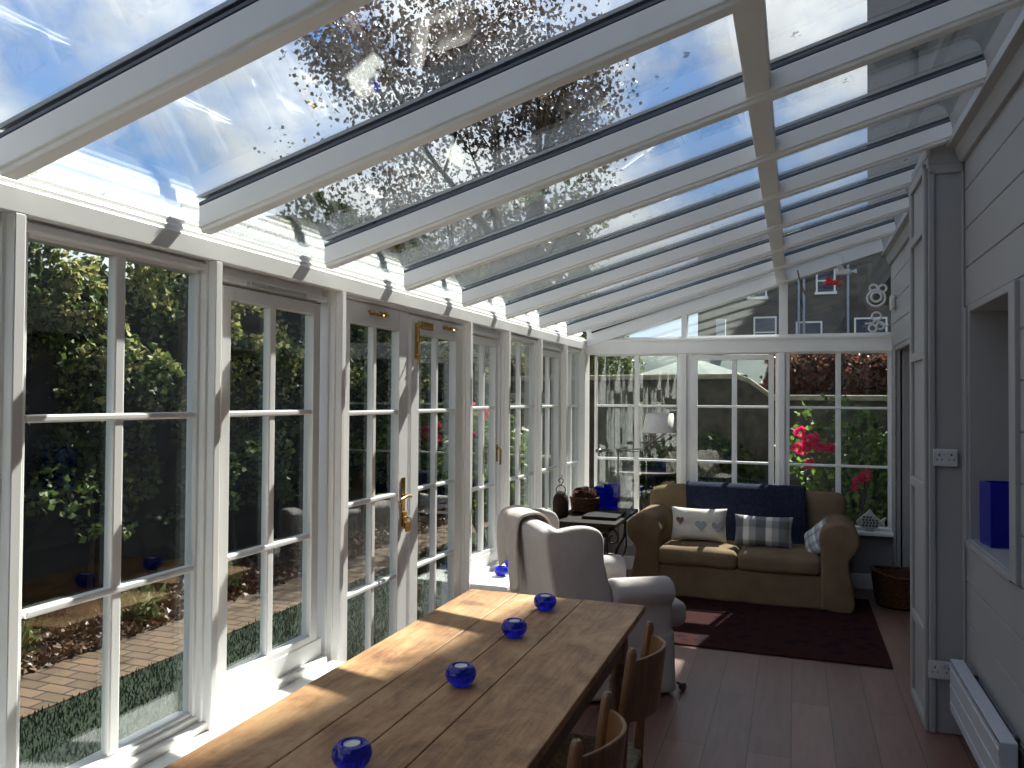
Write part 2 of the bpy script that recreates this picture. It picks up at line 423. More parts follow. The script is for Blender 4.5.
# right wall: horizontal boards, a niche, and a doorway beyond the boxed casing
b = MB()
nich = (3.44, 4.25, .965, 2.05); dorr = (5.35, 7.23, 0, 2.04)
z = -.01; edges = []
zz = .75 - .19 * 4
while zz < 3.0: edges.append(zz); zz += .19
for z0 in edges:
    z1 = z0 + .186
    segs = [(Y0, YE)]
    for (ya, yb, za, zb) in (nich, dorr):
        if z1 > za + .01 and z0 < zb - .01:
            out = []
            for (p, q) in segs:
                if ya > p and yb < q: out += [(p, ya, None), (yb, q, None)]
                else: out.append((p, q, None))
            segs = [(p, q) for p, q, _ in out]
    for p, q in segs:
        b.box(XR, XR + .02, p, q, max(0, z0), z1)
bk = MB()
def rwall(y0, y1, z0, z1): b.box(XR + .008, XR + .06, y0, y1, z0, z1)
rwall(Y0, nich[0], 0, 3.05); rwall(nich[1], dorr[0], 0, 3.05); rwall(dorr[1], YE + .1, 0, 3.05)
rwall(nich[0], nich[1], 0, nich[2]); rwall(nich[0], nich[1], nich[3], 3.05); rwall(dorr[0], dorr[1], dorr[3], 3.05)
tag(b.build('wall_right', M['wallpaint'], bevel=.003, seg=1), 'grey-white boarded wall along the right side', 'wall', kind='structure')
# niche lining
b = MB(); y0, y1, z0, z1 = nich
b.box(XR - .002, XR + .30, y0 - .03, y0 + .004, z0 - .03, z1 + .03); b.box(XR - .002, XR + .30, y1 - .004, y1 + .03, z0 - .03, z1 + .03)
b.box(XR - .002, XR + .30, y0, y1, z0 - .03, z0 + .004); b.box(XR - .002, XR + .30, y0, y1, z1 - .004, z1 + .03)
b.box(XR + .28, XR + .31, y0, y1, z0, z1)
b.box(XR - .018, XR + .005, y0 - .09, y0, z0 - .02, z1 + .02); b.box(XR - .018, XR + .005, y1, y1 + .02, z0 - .02, z1 + .02)
b.box(XR - .018, XR + .005, y0, y1, z0 - .03, z0)
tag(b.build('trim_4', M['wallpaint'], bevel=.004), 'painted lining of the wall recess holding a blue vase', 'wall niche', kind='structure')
# doorway recess
b = MB(); y0, y1, z0, z1 = dorr
b.box(XR + .04, XR + .40, y0 - .05, y0, 0, z1 + .05); b.box(XR + .04, XR + .40, y1, y1 + .05, 0, z1 + .05)
b.box(XR + .04, XR + .40, y0, y1, z1, z1 + .05); b.box(XR + .38, XR + .42, y0, y1, 0, z1)
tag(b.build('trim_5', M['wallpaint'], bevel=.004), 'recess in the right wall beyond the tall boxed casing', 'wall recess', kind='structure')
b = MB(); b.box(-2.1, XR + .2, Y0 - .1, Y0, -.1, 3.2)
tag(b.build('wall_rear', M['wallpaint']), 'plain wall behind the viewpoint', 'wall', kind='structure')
b = MB(); b.box(XR - .014, XR, Y0, 4.33, 0, .12)
tag(b.build('baseboard_right', M['wallpaint'], bevel=.004), 'skirting board along the right wall', 'skirting board', kind='structure')

# boxed casing with panelled side
x0, x1, y0, y1 = .600, XR - .001, 4.34, 4.86
t = thing('trim_6', 'tall boxed casing with panelled side, against the right wall', 'boxed casing', (x0, y0, 0), kind='structure')
b = MB()
b.ext([(0.018, 0), (.18, 0), (.18, 2.90), (.018, 2.83)], lambda u, v, w: (u, w, v), 0.0, y1 - y0)
b.box(0, .02, 0, .05, 0, 2.78); b.box(0, .02, y1 - y0 - .05, y1 - y0, 0, 2.83)
for zz in (.0, .44, 1.16, 1.83, 2.46, 2.76):
    b.box(0, .02, .04, y1 - y0 - .04, zz, zz + .05)
b.box(.02, .05, -.012, 0, 0.0, 2.76); b.box(.165, .18, -.012, 0, 0, 2.79); b.box(.02, .18, -.012, 0, 2.74, 2.79)
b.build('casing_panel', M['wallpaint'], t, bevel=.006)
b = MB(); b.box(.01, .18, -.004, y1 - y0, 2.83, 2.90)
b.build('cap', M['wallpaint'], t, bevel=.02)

# wall plate where rafters meet right wall
b = MB()
b.ext([(.70, 2.865), (.78, 2.845), (.80, 2.845), (.80, 3.02), (.70, 3.0), (.715, 2.93)], lambda u, v, w: (u, w, v), Y0, YE)
b.ext([(.76, 2.79), (.785, 2.79), (.785, 2.86), (.735, 2.86)], lambda u, v, w: (u, w, v), Y0, YE)
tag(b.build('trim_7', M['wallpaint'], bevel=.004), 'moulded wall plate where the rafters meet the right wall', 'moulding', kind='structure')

# eave beam
b = MB()
prof = [(-1.90, 2.095), (-1.90, 2.160), (-1.910, 2.163), (-1.910, 2.180), (-1.936, 2.194), (-1.936, 2.212), (-1.968, 2.219), (-2.08, 2.185), (-2.08, 2.095)]
b.ext(prof, lambda u, v, w: (u, w, v), Y0, YE)
tag(b.build('trim_8', M['white'], bevel=.002, seg=1), 'moulded white eaves beam above the left windows', 'beam', kind='structure')

# ------------------------------------------------------------------ left posts
for i, yp in enumerate(POSTS + [YE]):
    b = MB()
    if i == len(POSTS):
        b.box(-2.0, -1.90, 7.33, 7.51, ZS - .01, 2.10)
    else:
        zb = 0 if i in (5, 6) else ZS
        b.box(-1.945, -1.90, yp - .034, yp, zb, 2.096)
        b.box(-1.965, -1.93, yp - .046, yp + .012, zb, 2.096)
        b.box(-2.0, -1.955, yp - .058, yp + .050, zb, 2.096)
    nm = ['behind the viewpoint', 'beside the viewpoint', 'nearest the viewpoint', 'at the left edge of the nearest large window', 'between the first and second large windows',
          'to the left of the double doors', 'to the right of the double doors', 'second beyond the doors', 'third beyond the doors', 'last before the far corner', ''][i]
    lab = 'white corner post where left and end windows meet' if i == len(POSTS) else 'white timber post ' + nm
    tag(b.build('trim_%d' % (20 + i), M['frame'], bevel=.004), lab, 'post', kind='structure')

# ------------------------------------------------------------------ windows
def left_map(u, d, z): return (XL + d, u, z)
def end_map(u, d, z): return (u, YE - d, z)
def mbox(b, f, u0, u1, d0, d1, z0, z1):
    p = f(u0, d0, z0); q = f(u1, d1, z1)
    b.box(min(p[0], q[0]), max(p[0], q[0]), min(p[1], q[1]), max(p[1], q[1]), z0, z1)

def glazed(name, lab, f, u0, u1, z0, z1, bars_u, bars_z, sash=0, cat='window', zh=2.096, zlow=ZS, label_handle=None, rise=0):
    """glass from u0..u1, z0..z1; frame around, glazing bars; rise: opening sash stile width"""
    t = thing(name, lab, cat, f((u0 + u1) / 2, 0, zlow if cat == 'window' else 0), kind='structure')
    ox, oy, oz = t.location
    g = lambda u, d, z: tuple(a - c for a, c in zip(f(u, d, z), (ox, oy, oz)))
    def mb(B, a, c, d0, d1, za, zb):
        p = g(a, d0, za); q = g(c, d1, zb)
        B.box(min(p[0], q[0]), max(p[0], q[0]), min(p[1], q[1]), max(p[1], q[1]), min(p[2], q[2]), max(p[2], q[2]))
    B = MB(); s = sash
    if cat == 'window':
        mb(B, u0 - .03 - s, u1 + .03 + s, -.07, .015, zlow, z0 - .012 - s * .3)       # bottom rail
        mb(B, u0 - .03 - s, u1 + .03 + s, -.07, .045, zlow, zlow + .028)
        mb(B, u0 - .03 - s, u1 + .03 + s, -.07, .0, z1 + .01 + s, zh)
        mb(B, u0 - .03 - s, u1 + .03 + s, -.05, .028, z1 + .012 + s, z1 + .034 + s)
    if s or cat != 'window':
        sw = s if s else .1
        mb(B, u0 - sw, u0, -.035, .012, z0 - (sw if cat == 'window' else z0 - .012), z1 + sw)
        mb(B, u1, u1 + sw, -.035, .012, z0 - (sw if cat == 'window' else z0 - .012), z1 + sw)
        mb(B, u0, u1, -.035, .012, z1, z1 + sw)
        mb(B, u0, u1, -.035, .012, z0 - sw if cat == 'window' else .012, z0)
    else:
        mb(B, u0 - .028, u0, -.035, -.005, z0, z1); mb(B, u1, u1 + .028, -.035, -.005, z0, z1)
        mb(B, u0, u1, -.06, -.005, z1, z1 + .02); mb(B, u0, u1, -.06, -.0, z0 - .02, z0)
    B.build('window_frame' if cat == 'window' else 'door_frame', M['frame'], t, bevel=.004)
    B = MB()
    for (a, c) in bars_u: mb(B, a, c, -.03, .004, z0, z1)
    for zc in bars_z: mb(B, u0, u1, -.028, .008, zc - .011, zc + .011)
    if bars_u or bars_z: B.build('glazing_bars', M['frame'], t, bevel=.006)
    B = MB(); mb(B, u0 - .008, u1 + .008, -.022, -.012, z0 - .008, z1 + .008)
    B.build('pane', M['glass'], t)
    return t, mb

ub = [(-.69, -.16), (.06, .59), (.81, 1.34)]
zb = (1.555, 1.025)
for i, (a, c) in enumerate([(-.695, -.08), (.055, .67), (.805, 1.42)]):
    glazed('window_%d' % (i + 1), ['tall white-framed window behind the viewpoint', 'tall white-framed window level with the viewpoint', 'window cut by the left edge of the picture'][i],
           left_map, a, c, .527, 2.05, [((a + c) / 2 - .02, (a + c) / 2 + .02)], zb)
glazed('window_4', 'nearest large six-pane window, hedge and brick edging outside', left_map, 1.556, 2.190, .527, 2.05, [(1.840, 1.880)], zb)
t, mb = glazed('window_5', 'second large window, with a trickle vent along its top', left_map, 2.355, 2.880, .60, 1.975, [(2.592, 2.632)], zb, sash=.05)
B = MB(); mb(B, 2.42, 2.80, .012, .03, 2.035, 2.055); mb(B, 2.43, 2.46, .03, .04, 2.037, 2.053); mb(B, 2.53, 2.55, .03, .04, 2.037, 2.053); B.build('trickle_vent', M['plastic'], t, bevel=.003)
# double doors
dzb = (1.545, 1.115, .69)
t, mb = glazed('door_1', 'left leaf of the glazed double doors, with brass lever handle', left_map, 3.175, 3.655, .27, 1.97, [(3.400, 3.436)], dzb, sash=.105, cat='door')
def brass_bolt(mb, yc, zc, t, vertical=False):
    B = MB()
    p = lambda y, d, z: (XL + d - t.location.x, y - t.location.y, z - t.location.z)
    if vertical:
        B.tube([p(yc, .03, zc - .13), p(yc, .03, zc + .11)], .006); mb(B, yc - .014, yc + .014, .012, .02, zc - .1, zc + .1)
        for dz in (-.08, 0, .08): mb(B, yc - .012, yc + .012, .02, .036, zc + dz - .006, zc + dz + .006)
        B.tube([p(yc, .03, zc), p(yc, .055, zc)], .005)
    else:
        mb(B, yc - .08, yc + .08, .012, .018, zc - .011, zc + .011); B.tube([p(yc - .11, .028, zc), p(yc + .09, .028, zc)], .006)
        for dy in (-.06, 0, .06): mb(B, yc + dy - .006, yc + dy + .006, .018, .034, zc - .01, zc + .01)
        B.tube([p(yc, .03, zc), p(yc, .05, zc - .02)], [.006, .009])
    return B.build('bolt', M['brass'], t, bevel=.002)
brass_bolt(mb, 3.42, 2.035, t)
B = MB(); mb(B, 3.692, 3.728, .012, .018, .94, 1.20); mb(B, 3.695, 3.725, .018, .03, .93, 1.02)
pp = lambda y, d, z: (XL + d - t.location.x, y - t.location.y, z)
B.build('lock_plate', M['brass'], t, bevel=.004)
B = MB(); B.tube([pp(3.71, .018, 1.10), pp(3.71, .06, 1.10)], .010)
B.tube(smoothpath([pp(3.71, .058, 1.10), pp(3.66, .062, 1.105), pp(3.60, .060, 1.095), pp(3.585, .055, 1.08)], 4), [.009] * 13)
B.build('handle', M['brass'], t, smooth=True)
B = MB(); B.tube(smoothpath([pp(3.715, .025, .985), pp(3.715, .05, .99), pp(3.715, .06, .965)], 4), .005); mb(B, 3.70, 3.73, .03, .05, .915, .965)
B.build('padlock', M['brass'], t, bevel=.004)
t, mb = glazed('door_2', 'right leaf of the glazed double doors, nearer the armchair', left_map, 3.890, 4.385, .27, 1.97, [(4.118, 4.152)], dzb, sash=.098, cat='door')
brass_bolt(mb, 4.27, 2.035, t); 
B = MB(); mb(B, 3.90, 4.05, .012, .02, 2.00, 2.045); mb(B, 3.905, 4.045, .02, .028, 2.005, 2.012); mb(B, 3.905, 4.045, .02, .028, 2.033, 2.040); B.build('brass_stay', M['brass'], t, bevel=.002)
bo = brass_bolt(mb, 3.845, 1.93, t, True)
# door head
b = MB(); b.box(-2.07, -1.93, 3.07, 4.49, 2.078, 2.098); b.box(-2.07, -1.90, 3.0, 4.53, -.05, .012)
tag(b.build('trim_9', M['frame'], bevel=.003), 'white head and threshold of the double doors', 'door frame', kind='structure')

t, mb = glazed('window_6', 'opening window just beyond the doors, with a white handle', left_map, 4.66, 5.06, .60, 1.975, [(4.85, 4.885)], zb, sash=.05)
B = MB(); mb(B, 5.075, 5.10, .012, .02, 1.18, 1.30); mb(B, 5.08, 5.095, .02, .045, 1.27, 1.285); mb(B, 5.079, 5.096, .035, .048, 1.16, 1.28); B.build('handle', M['brass'], t, bevel=.004)
glazed('window_7', 'second window beyond the doors', left_map, 5.290, 5.925, .527, 2.05, [(5.585, 5.625)], zb)
glazed('window_8', 'third window beyond the doors, a narrow opening sash', left_map, 6.10, 6.60, .60, 1.975, [(6.33, 6.365)], zb, sash=.05)
glazed('window_9', 'last left window, beside the far corner post', left_map, 6.785, 7.32, .527, 2.05, [(7.03, 7.07)], zb)

# end wall: posts, windows, transom, gable
for i, (a, c, lab) in enumerate(((-1.04, -.90, 'left post of the end wall, behind the sofa arm'), (-.165, -.045, 'right post of the end wall, behind the sofa back'), (.752, .81, 'post where end windows meet the right wall'))):
    b = MB(); b.box(a, c, YE - .005, YE + .045, .50, 2.06)
    m_ = (a + c) / 2
    if i < 2: b.box(m_ - .035, m_ + .02, YE - .03, YE, .50, 2.06)
    tag(b.build('trim_%d' % (40 + i), M['frame'], bevel=.004), lab, 'post', kind='structure')
b = MB(); b.box(-1.92, XR + .02, YE - .04, YE + .05, 2.05, 2.200); b.box(-1.92, XR, YE - .055, YE - .04, 2.165, 2.19)
tag(b.build('trim_43', M['frame'], bevel=.004), 'white transom beam across the end wall', 'beam', kind='structure')
E_Z = 2.035
glazed('window_10', 'left end window, seen behind the floor lamp', end_map, -1.81, -1.045, .53, E_Z, [(-1.445, -1.40)], (1.556, 1.047), zh=2.06, zlow=.5)
t, mb = glazed('window_11', 'middle end window, an opening sash above the blue throw', end_map, -.855, -.225, .58, 1.985, [(-.545, -.50)], (1.556, 1.047), sash=.045, zh=2.06, zlow=.5)
glazed('window_12', 'right end window, roses and a fish ornament in view', end_map, -.045, .752, .53, E_Z, [(.335, .38)], (1.556, 1.047), zh=2.06, zlow=.5)
def zg(x): return 2.205 + .3 * (x + 1.63)
for i, (a, c) in enumerate(((-1.0, -.945), (-.135, -.06))):
    b = MB(); b.ext([(a, 2.19), (c, 2.19), (c, zg(c) + .05), (a, zg(a) + .05)], lambda u, v, w: (u, w, v), YE - .03, YE + .06)
    tag(b.build('trim_%d' % (44 + i), M['frame'], bevel=.003), ['left', 'right'][i] + ' short upright in the gable above the transom', 'post', kind='structure')
for i, (a, c) in enumerate(((-1.63, -1.0), (-.945, -.135), (-.06, .775))):
    t = thing('window_%d' % (13 + i), ['narrow triangular gable pane at the left', 'middle sloping gable pane', 'tallest gable pane, with small ornaments hanging in it'][i], 'window', ((a + c) / 2, YE, 2.2), kind='structure')
    b = MB(); cx = (a + c) / 2
    b.ext([(a - cx, 0.0), (c - cx, 0.0), (c - cx, zg(c) + .02 - 2.2), (a - cx, max(.012, zg(a) + .02 - 2.2))], lambda u, v, w: (u, w, v), .012, .022)
    b.build('pane', M['glass'], t)
    b = MB(); b.box(a - cx, c - cx, -.006, .012, -.003, .012)
    b.build('glazing_bead', M['frame'], t, bevel=.002)

# ------------------------------------------------------------------ roof
roof = thing('ceiling', 'sloping glass roof on white rafters', 'roof', (0, 0, 0), kind='structure')
RY = [-.80, -.10, .62, 1.375, 2.075, 2.81, 3.52, 4.25, 4.99, 5.74, 6.51]
RW = .068
def rafter(y, w=RW, dep=.078, xa=-1.855, xb=.74, lift=-.009):
    b = MB()
    f = lambda u, v, w_: (u, w_, v)
    pr = [(xa, zu(xa) + lift), (xb, zu(xb) + lift), (xb, zu(xb) + dep), (xa, zu(xa) + dep)]
    pr2 = [(u, v + (.014 if i < 2 else 0)) for i, (u, v) in enumerate(pr)]
    b.ext(pr2, f, y, y + w)
    b.ext([(xa, zu(xa) + lift), (xb, zu(xb) + lift), (xb, zu(xb) + .02 + lift), (xa, zu(xa) + .02 + lift)], f, y + .010, y + w - .010)
    o = b.build('rafter', M['frame'], roof, bevel=.004)
    b = MB(); b.ext([(xa, zu(xa) + dep), (xb, zu(xb) + dep), (xb, zu(xb) + dep + .004), (xa, zu(xa) + dep + .004)], f, y + .003, y + w - .003)
    b.build('glazing_gasket', M['black'], roof)
    b = MB(); b.ext([(xa, zu(xa) + dep + .004), (xb, zu(xb) + dep + .004), (xb, zu(xb) + dep + .0125), (xa, zu(xa) + dep + .0125)], f, y + .001, y + w - .001)
    b.build('glazing_tape', M['tape'], roof)
    b = MB(); b.ext([(xa - .08, zu(xa - .08) + dep + .0245), (xb, zu(xb) + dep + .0245), (xb, zu(xb) + dep + .04), (xa - .08, zu(xa - .08) + dep + .04)], f, y + .002, y + w)
    b.build('glazing_cap', M['steel'], roof, bevel=.004)
for y in RY: rafter(y)
# end rafter: deeper
b = MB(); f = lambda u, v, w_: (u, w_, v)
b.ext([(-1.90, zg(-1.90)), (.79, zg(.79)), (.79, zg(.79) + .16), (-1.90, zg(-1.90) + .16)], f, YE - .06, YE + .08)
b.build('rafter', M['frame'], roof, bevel=.005)
b = MB(); b.ext([(-1.85, zg(-1.85) + .115), (.74, zg(.74) + .105), (.74, zg(.74) + .118), (-1.85, zg(-1.85) + .128)], f, YE - .068, YE - .058)
b.build('glazing_gasket', M['black'], roof)
# purlin
b = MB(); b.ext([(-.160, zu(-.160) + .018), (-.078, zu(-.078) + .018), (-.078, zu(-.078) + .078), (-.160, zu(-.160) + .078)], f, Y0, YE)
b.build('purlin', M['frame'], roof, bevel=.004)
# glass
ys = [Y0] + [y + RW / 2 for y in RY] + [YE + .02]
for i in range(len(ys) - 1):
    for (xa, xb) in ((-2.02, -.16), (-.13, .79)):
        b = MB(); dz = .091
        b.ext([(xa, zu(xa) + dz), (xb, zu(xb) + dz), (xb, zu(xb) + dz + .01), (xa, zu(xa) + dz + .01)], f, ys[i], ys[i + 1])
        b.build('roof_pane', M['roofglass'], roof)

# ------------------------------------------------------------------ dining table
TX0, TX1, TY0, TY1, TZ = -1.378, -.585, 1.02, 3.28, .76
t = thing('dining_table', 'long scrubbed pine dining table with four blue glass bowls in a row', 'table', ((TX0 + TX1) / 2, (TY0 + TY1) / 2, 0))
ox, oy = t.location.x, t.location.y
seams = [TX0, -1.150, -.992, -.852, TX1]
b = MB()
for i in range(4):
    b.box(seams[i] - ox + .0015, seams[i + 1] - ox - .0015, TY0 - oy + .0, TY1 - oy + [.004, -.002, .0, .006][i], TZ - .028, TZ)
b.box(TX0 - ox + .01, TX1 - ox - .01, TY0 - oy + .02, TY1 - oy - .02, TZ - .03, TZ - .012)
b.build('tabletop', M['table'], t, bevel=.0035)
b = MB()
ax0, ax1, ay0, ay1 = TX0 - ox + .06, TX1 - ox - .06, TY0 - oy + .10, TY1 - oy - .10
b.box(ax0, ax1, ay0, ay0 + .022, .60, .732); b.box(ax0, ax1, ay1 - .022, ay1, .60, .732)
b.box(ax0, ax0 + .022, ay0, ay1, .60, .732); b.box(ax1 - .022, ax1, ay0, ay1, .60, .732)
b.build('apron', M['tablewood_dark'], t, bevel=.003)
for sx in (0, 1):
    for sy in (0, 1):
        cx = (ax0 + .03) if not sx else (ax1 - .03); cy = (ay0 + .03) if not sy else (ay1 - .03)
        b = MB(); b.box(cx - .035, cx + .035, cy - .035, cy + .035, .56, .732)
        b.lathe([(.0, 0), (.022, 0), (.026, .04), (.02, .08), (.030, .14), (.034, .35), (.036, .48), (.026, .50), (.036, .52), (.034, .56), (0, .56)], (cx, cy, 0), 16)
        b.build('leg', M['tablewood_dark'], t, smooth=False, bevel=.002)

# blue bowls
def bowl(loc, r, label, group=None):
    b = MB()
    k = r / .046
    prof = [(0, .0), (.022, .0), (.030, .004), (.042, .018), (.0465, .032), (.044, .046), (.036, .056), (.028, .059), (.0235, .056), (.0225, .050), (.023, .042), (.017, .036), (0, .034)]
    b.lathe([(p * k, q * k) for p, q in prof], n=32)
    o = b.build('glass_bowl', M['cobalt'], None, smooth=True)
    o.location = loc
    return tag(o, label, 'tealight holder', group)
def tealight(loc, label):
    b = MB(); b.lathe([(0, 0), (.019, 0), (.0195, .002), (.0195, .014), (.018, .0145), (.017, .012), (0, .0115)], n=20)
    o = b.build('tealight', M['curtainwhite'], None, smooth=False); o.location = loc
    return tag(o, label, 'candle', 'tealights in the blue bowls')
BW = [(-.966, 1.60, 'round blue glass bowl nearest the viewpoint on the table'), (-.942, 2.175, 'second nearest blue glass bowl in the row on the table'),
      (-.953, 2.68, 'third blue glass bowl along the pine table'), (-.957, 3.065, 'farthest blue glass bowl on the table, close to its end')]
for i, (x, y, lab) in enumerate(BW):
    bowl((x, y, TZ + .001), .047, lab, 'blue bowls along the table')
    tealight((x, y, TZ + .0445), 'white tealight inside the ' + ['nearest', 'second nearest', 'third', 'farthest'][i] + ' blue bowl on the table')
bowl((-1.80, 4.80, ZS + .001), .047, 'blue glass bowl on the window board, nearer of two', 'blue bowls on the window board')
bowl((-1.83, 5.06, ZS + .001), .040, 'blue glass bowl on the window board, farther of two, half hidden', 'blue bowls on the window board')

# ------------------------------------------------------------------ dining chairs
def make_chair(label):
    """origin at floor under seat centre; sitter faces -X, back at +X"""
    t = thing('dining_chair', label, 'chair')
    w = .148
    for s in (-1, 1):
        b = MB(); b.tube([(.20, s * w, 0), (.185, s * w, .44), (.20, s * w, .70), (.222, s * w, .868), (.224, s * w, .884)], [.015, .0175, .0165, .0155, .010], 12)
        b.build('back_post', M['legwood'], t, smooth=True, bevel=.0)
        b = MB(); b.tube([(-.19, s * (w + .03), 0), (-.19, s * (w + .03), .45)], [.014, .018], 12)
        b.build('leg', M['legwood'], t, smooth=True)
    # curved back rail
    b = MB(); n = 16; vs = []; fs = []
    for i in range(n + 1):
        a = -1 + 2 * i / n; y = a * (w + .004); bow = .072 * (1 - a * a)
        for (dx, z) in ((-.006, .66), (.006, .66), (.006, .845 + .012 * (1 - a * a)), (-.006, .845 + .012 * (1 - a * a))):
            xx = .198 + bow + dx + (z - .66) * .12
            vs.append((xx, y, z))
    for i in range(n):
        for k in range(4):
            k2 = (k + 1) % 4; fs.append((i * 4 + k, i * 4 + k2, i * 4 + 4 + k2, i * 4 + 4 + k))
    fs += [(0, 1, 2, 3), (n * 4 + 3, n * 4 + 2, n * 4 + 1, n * 4)]
    b.add(vs, fs); b.build('back_rail', M['legwood'], t, bevel=.004)
    b = MB(); b.rbox((-.005, 0, .452), (.205, .185, .02), .018, 8, crown=-.008); b.build('seat', M['rush'], t, smooth=True)
    for s in (-1, 1):
        for z in (.2, .33):
            b = MB(); b.tube([(-.19, s * (w + .03), z), (.19, s * w, z)], .010); b.build('stretcher', M['legwood'], t, smooth=True)
    b = MB(); b.tube([(-.19, -w - .03, .27), (-.19, w + .03, .27)], .010); b.build('stretcher', M['legwood'], t, smooth=True)
    return t
ch = make_chair('wooden chair with curved back rail, tucked in near the far table end')
ch.location = (-.675, 2.46, 0); ch['group'] = 'wooden chairs at the table'
dup(ch, (-.665, 1.80, 0), 0, 'wooden chair cut by the lower picture edge, nearer the viewpoint', 'wooden chairs at the table')

# ------------------------------------------------------------------ wing armchair
CH = thing('wing_armchair', 'cream slipcovered wing armchair behind the table end', 'armchair', (-1.085, 4.46, 0), math.radians(37))
T = None
b = MB()
def flare(p, u):
    k = (1 - u.z) / 2; p.x *= 1 + .03 * k; p.y *= 1 + .03 * k
    if abs(u.x) > .95 or abs(u.y) > .95:
        a = math.atan2(p.y, p.x); p += Vector((math.cos(a), math.sin(a), 0)) * .006 * math.sin(a * 26) * k
    return p
b.rbox((-.02, 0, .185), (.35, .345, .175), .03, 16, fn=flare); b.build('skirt', M['cream'], CH, smooth=True)
b = MB(); b.rbox((.10, 0, .405), (.36, .265, .075), .055, 10, crown=.025, nz=.006)
b.build('seat_cushion', M['cream'], CH, smooth=True)
def arm_prof(h, w, base=.30):
    return smoothpath([(0, base, 0), (0, h - .10, 0), (.0, h - .035, 0), (.04, h, 0), (.09, h + .003, 0), (w - .01, h - .02, 0), (w + .012, h - .07, 0), (w - .005, h - .12, 0), (w - .03, h - .17, 0), (w - .03, base, 0)], 4)
for s in (-1, 1):
    b = MB(); P = [(p.x, p.y) for p in arm_prof(.645, .14)]
    if s > 0: P = P[::-1]
    b.ext(P, lambda u, v, w_: (w_, s * (.235 + u), v + .02 * (w_ + .1) * -1), -.06, .315)
    b.build('arm', M['cream'], CH, smooth=True, bevel=.03, seg=3, angle=.9)
# back
b = MB()
def backfn(p, u):
    p.x -= (p.z + .3) * .14; p.z -= .012 * u.y ** 2 * (1 if u.z > .5 else 0); return p
b.rbox((-.285, 0, .63), (.07, .33, .30), .06, 14, nz=.008, nsc=4, fn=backfn); b.build('backrest', M['cream'], CH, smooth=True)
for s in (-1, 1):
    b = MB()
    pr = smoothpath([(-.45, .905, 0), (-.36, .93, 0), (-.25, .945, 0), (-.155, .93, 0), (-.115, .88, 0), (-.11, .78, 0), (-.085, .66, 0), (-.06, .58, 0), (-.06, .32, 0), (-.36, .32, 0), (-.40, .6, 0)], 4, True)
    P = [(p.x, p.y) for p in pr]
    if s > 0: P = P[::-1]
    b.ext(P, lambda u, v, w_: (u, s * (.285 + w_ + .03 * max(0, v - .55)), v), 0, .085)
    b.build('wing', M['cream'], CH, smooth=True, bevel=.028, seg=4, angle=.9)
for s in (-1, 1):
    b = MB(); b.tube([(.40, s * .30, .022), (.40, s * .30 + .016, .022)], .022, 16); b.tube([(.36, s * .30, .05), (.40, s * .30, .03)], .008); b.build('castor', M['steel'], CH, bevel=.002)

def drape(name, m, path, x0, x1, parent=None, nx=14, wave=.012, skew=0, fold=7, thick=.012, tail=None, swap=False):
    P = smoothpath([(p[0], p[1], 0) for p in path], 4); n = len(P); vs = []; fs = []
    for i, p in enumerate(P):
        s = i / (n - 1)
        for j in range(nx + 1):
            a = j / nx; x = x0 + (x1 - x0) * a
            amp = wave * min(1, 2.2 * abs(s - .45) + .15)
            u = p.x + amp * math.sin(a * fold + s * 2) ; v = p.y + (tail(a, s) if tail else 0)
            x += skew * s + .01 * math.sin(s * 9)
            vs.append((u, x, v) if swap else (x, u, v))
    for i in range(n - 1):
        for j in range(nx):
            k = i * (nx + 1) + j; fs.append((k, k + 1, k + nx + 2, k + nx + 1))
    b = MB(); b.add(vs, fs); return b.build(name, m, parent, smooth=True, solid=thick)
o = drape('throw_blanket', M['creamthrow'], [(-.225, .72), (-.235, .80), (-.255, .89), (-.30, .945), (-.37, .96), (-.452, .93), (-.468, .84), (-.462, .74), (-.452, .64)],
          .07, .40, None, swap=True, wave=.012, fold=9, tail=lambda a, s: -.10 * max(0, s - .6) * (math.sin(a * 8) + 2.5 * (a < .35)))
o.location = CH.location; o.rotation_euler = CH.rotation_euler
tag(o, 'cream knitted throw draped over the back of the wing armchair', 'throw')

# ------------------------------------------------------------------ sofa
SF = thing('sofa', 'tan slipcovered two-seat sofa under the end windows', 'sofa', (-.425, 6.905, 0), math.radians(-1.0))
b = MB()
def flare2(p, u):
    k = (1 - u.z) / 2; p.y *= 1 + .02 * k
    if abs(u.y) > .9: p.y += .008 * math.sin(p.x * 23 + 2 * math.sin(p.x * 9)) * k * (1 if p.y > 0 else -1)
    return p
b.rbox((0, .0, .14), (.835, .405, .135), .03, 22, fn=flare2, nz=.004); b.build('skirt', M['tan'], SF, smooth=True)
for s in (-1, 1):
    b = MB(); b.rbox((s * .315, -.10, .335), (.318, .335, .072), .05, 12, crown=.025, nz=.008, nsc=5)
    b.build('seat_cushion', M['tan'], SF, smooth=True)
for s in (-1, 1):
    b = MB(); pr = smoothpath([(0, .05, 0), (0, .45, 0), (-.012, .55, 0), (.02, .635, 0), (.10, .675, 0), (.19, .665, 0), (.262, .605, 0), (.275, .53, 0), (.245, .455, 0), (.205, .41, 0), (.20, .34, 0), (.235, .02, 0), (0, .02, 0)], 4)
    P = [(p.x, p.y) for p in pr]
    if s > 0: P = P[::-1]
    b.ext(P, lambda u, v, w_: (s * (.618 + u), w_, v), -.43, .37)
    b.build('arm', M['tan'], SF, smooth=True, bevel=.022, seg=3, angle=.9)
b = MB()
def sback(p, u):
    p.y += (p.z + .3) * .12
    if u.z > .6: p.z += .006 * math.sin(u.x * 7) - .02 * u.x ** 8
    return p
b.rbox((0, .27, .52), (.83, .10, .325), .07, 18, nz=.012, nsc=4, fn=sback); b.build('backrest', M['tan'], SF, smooth=True)
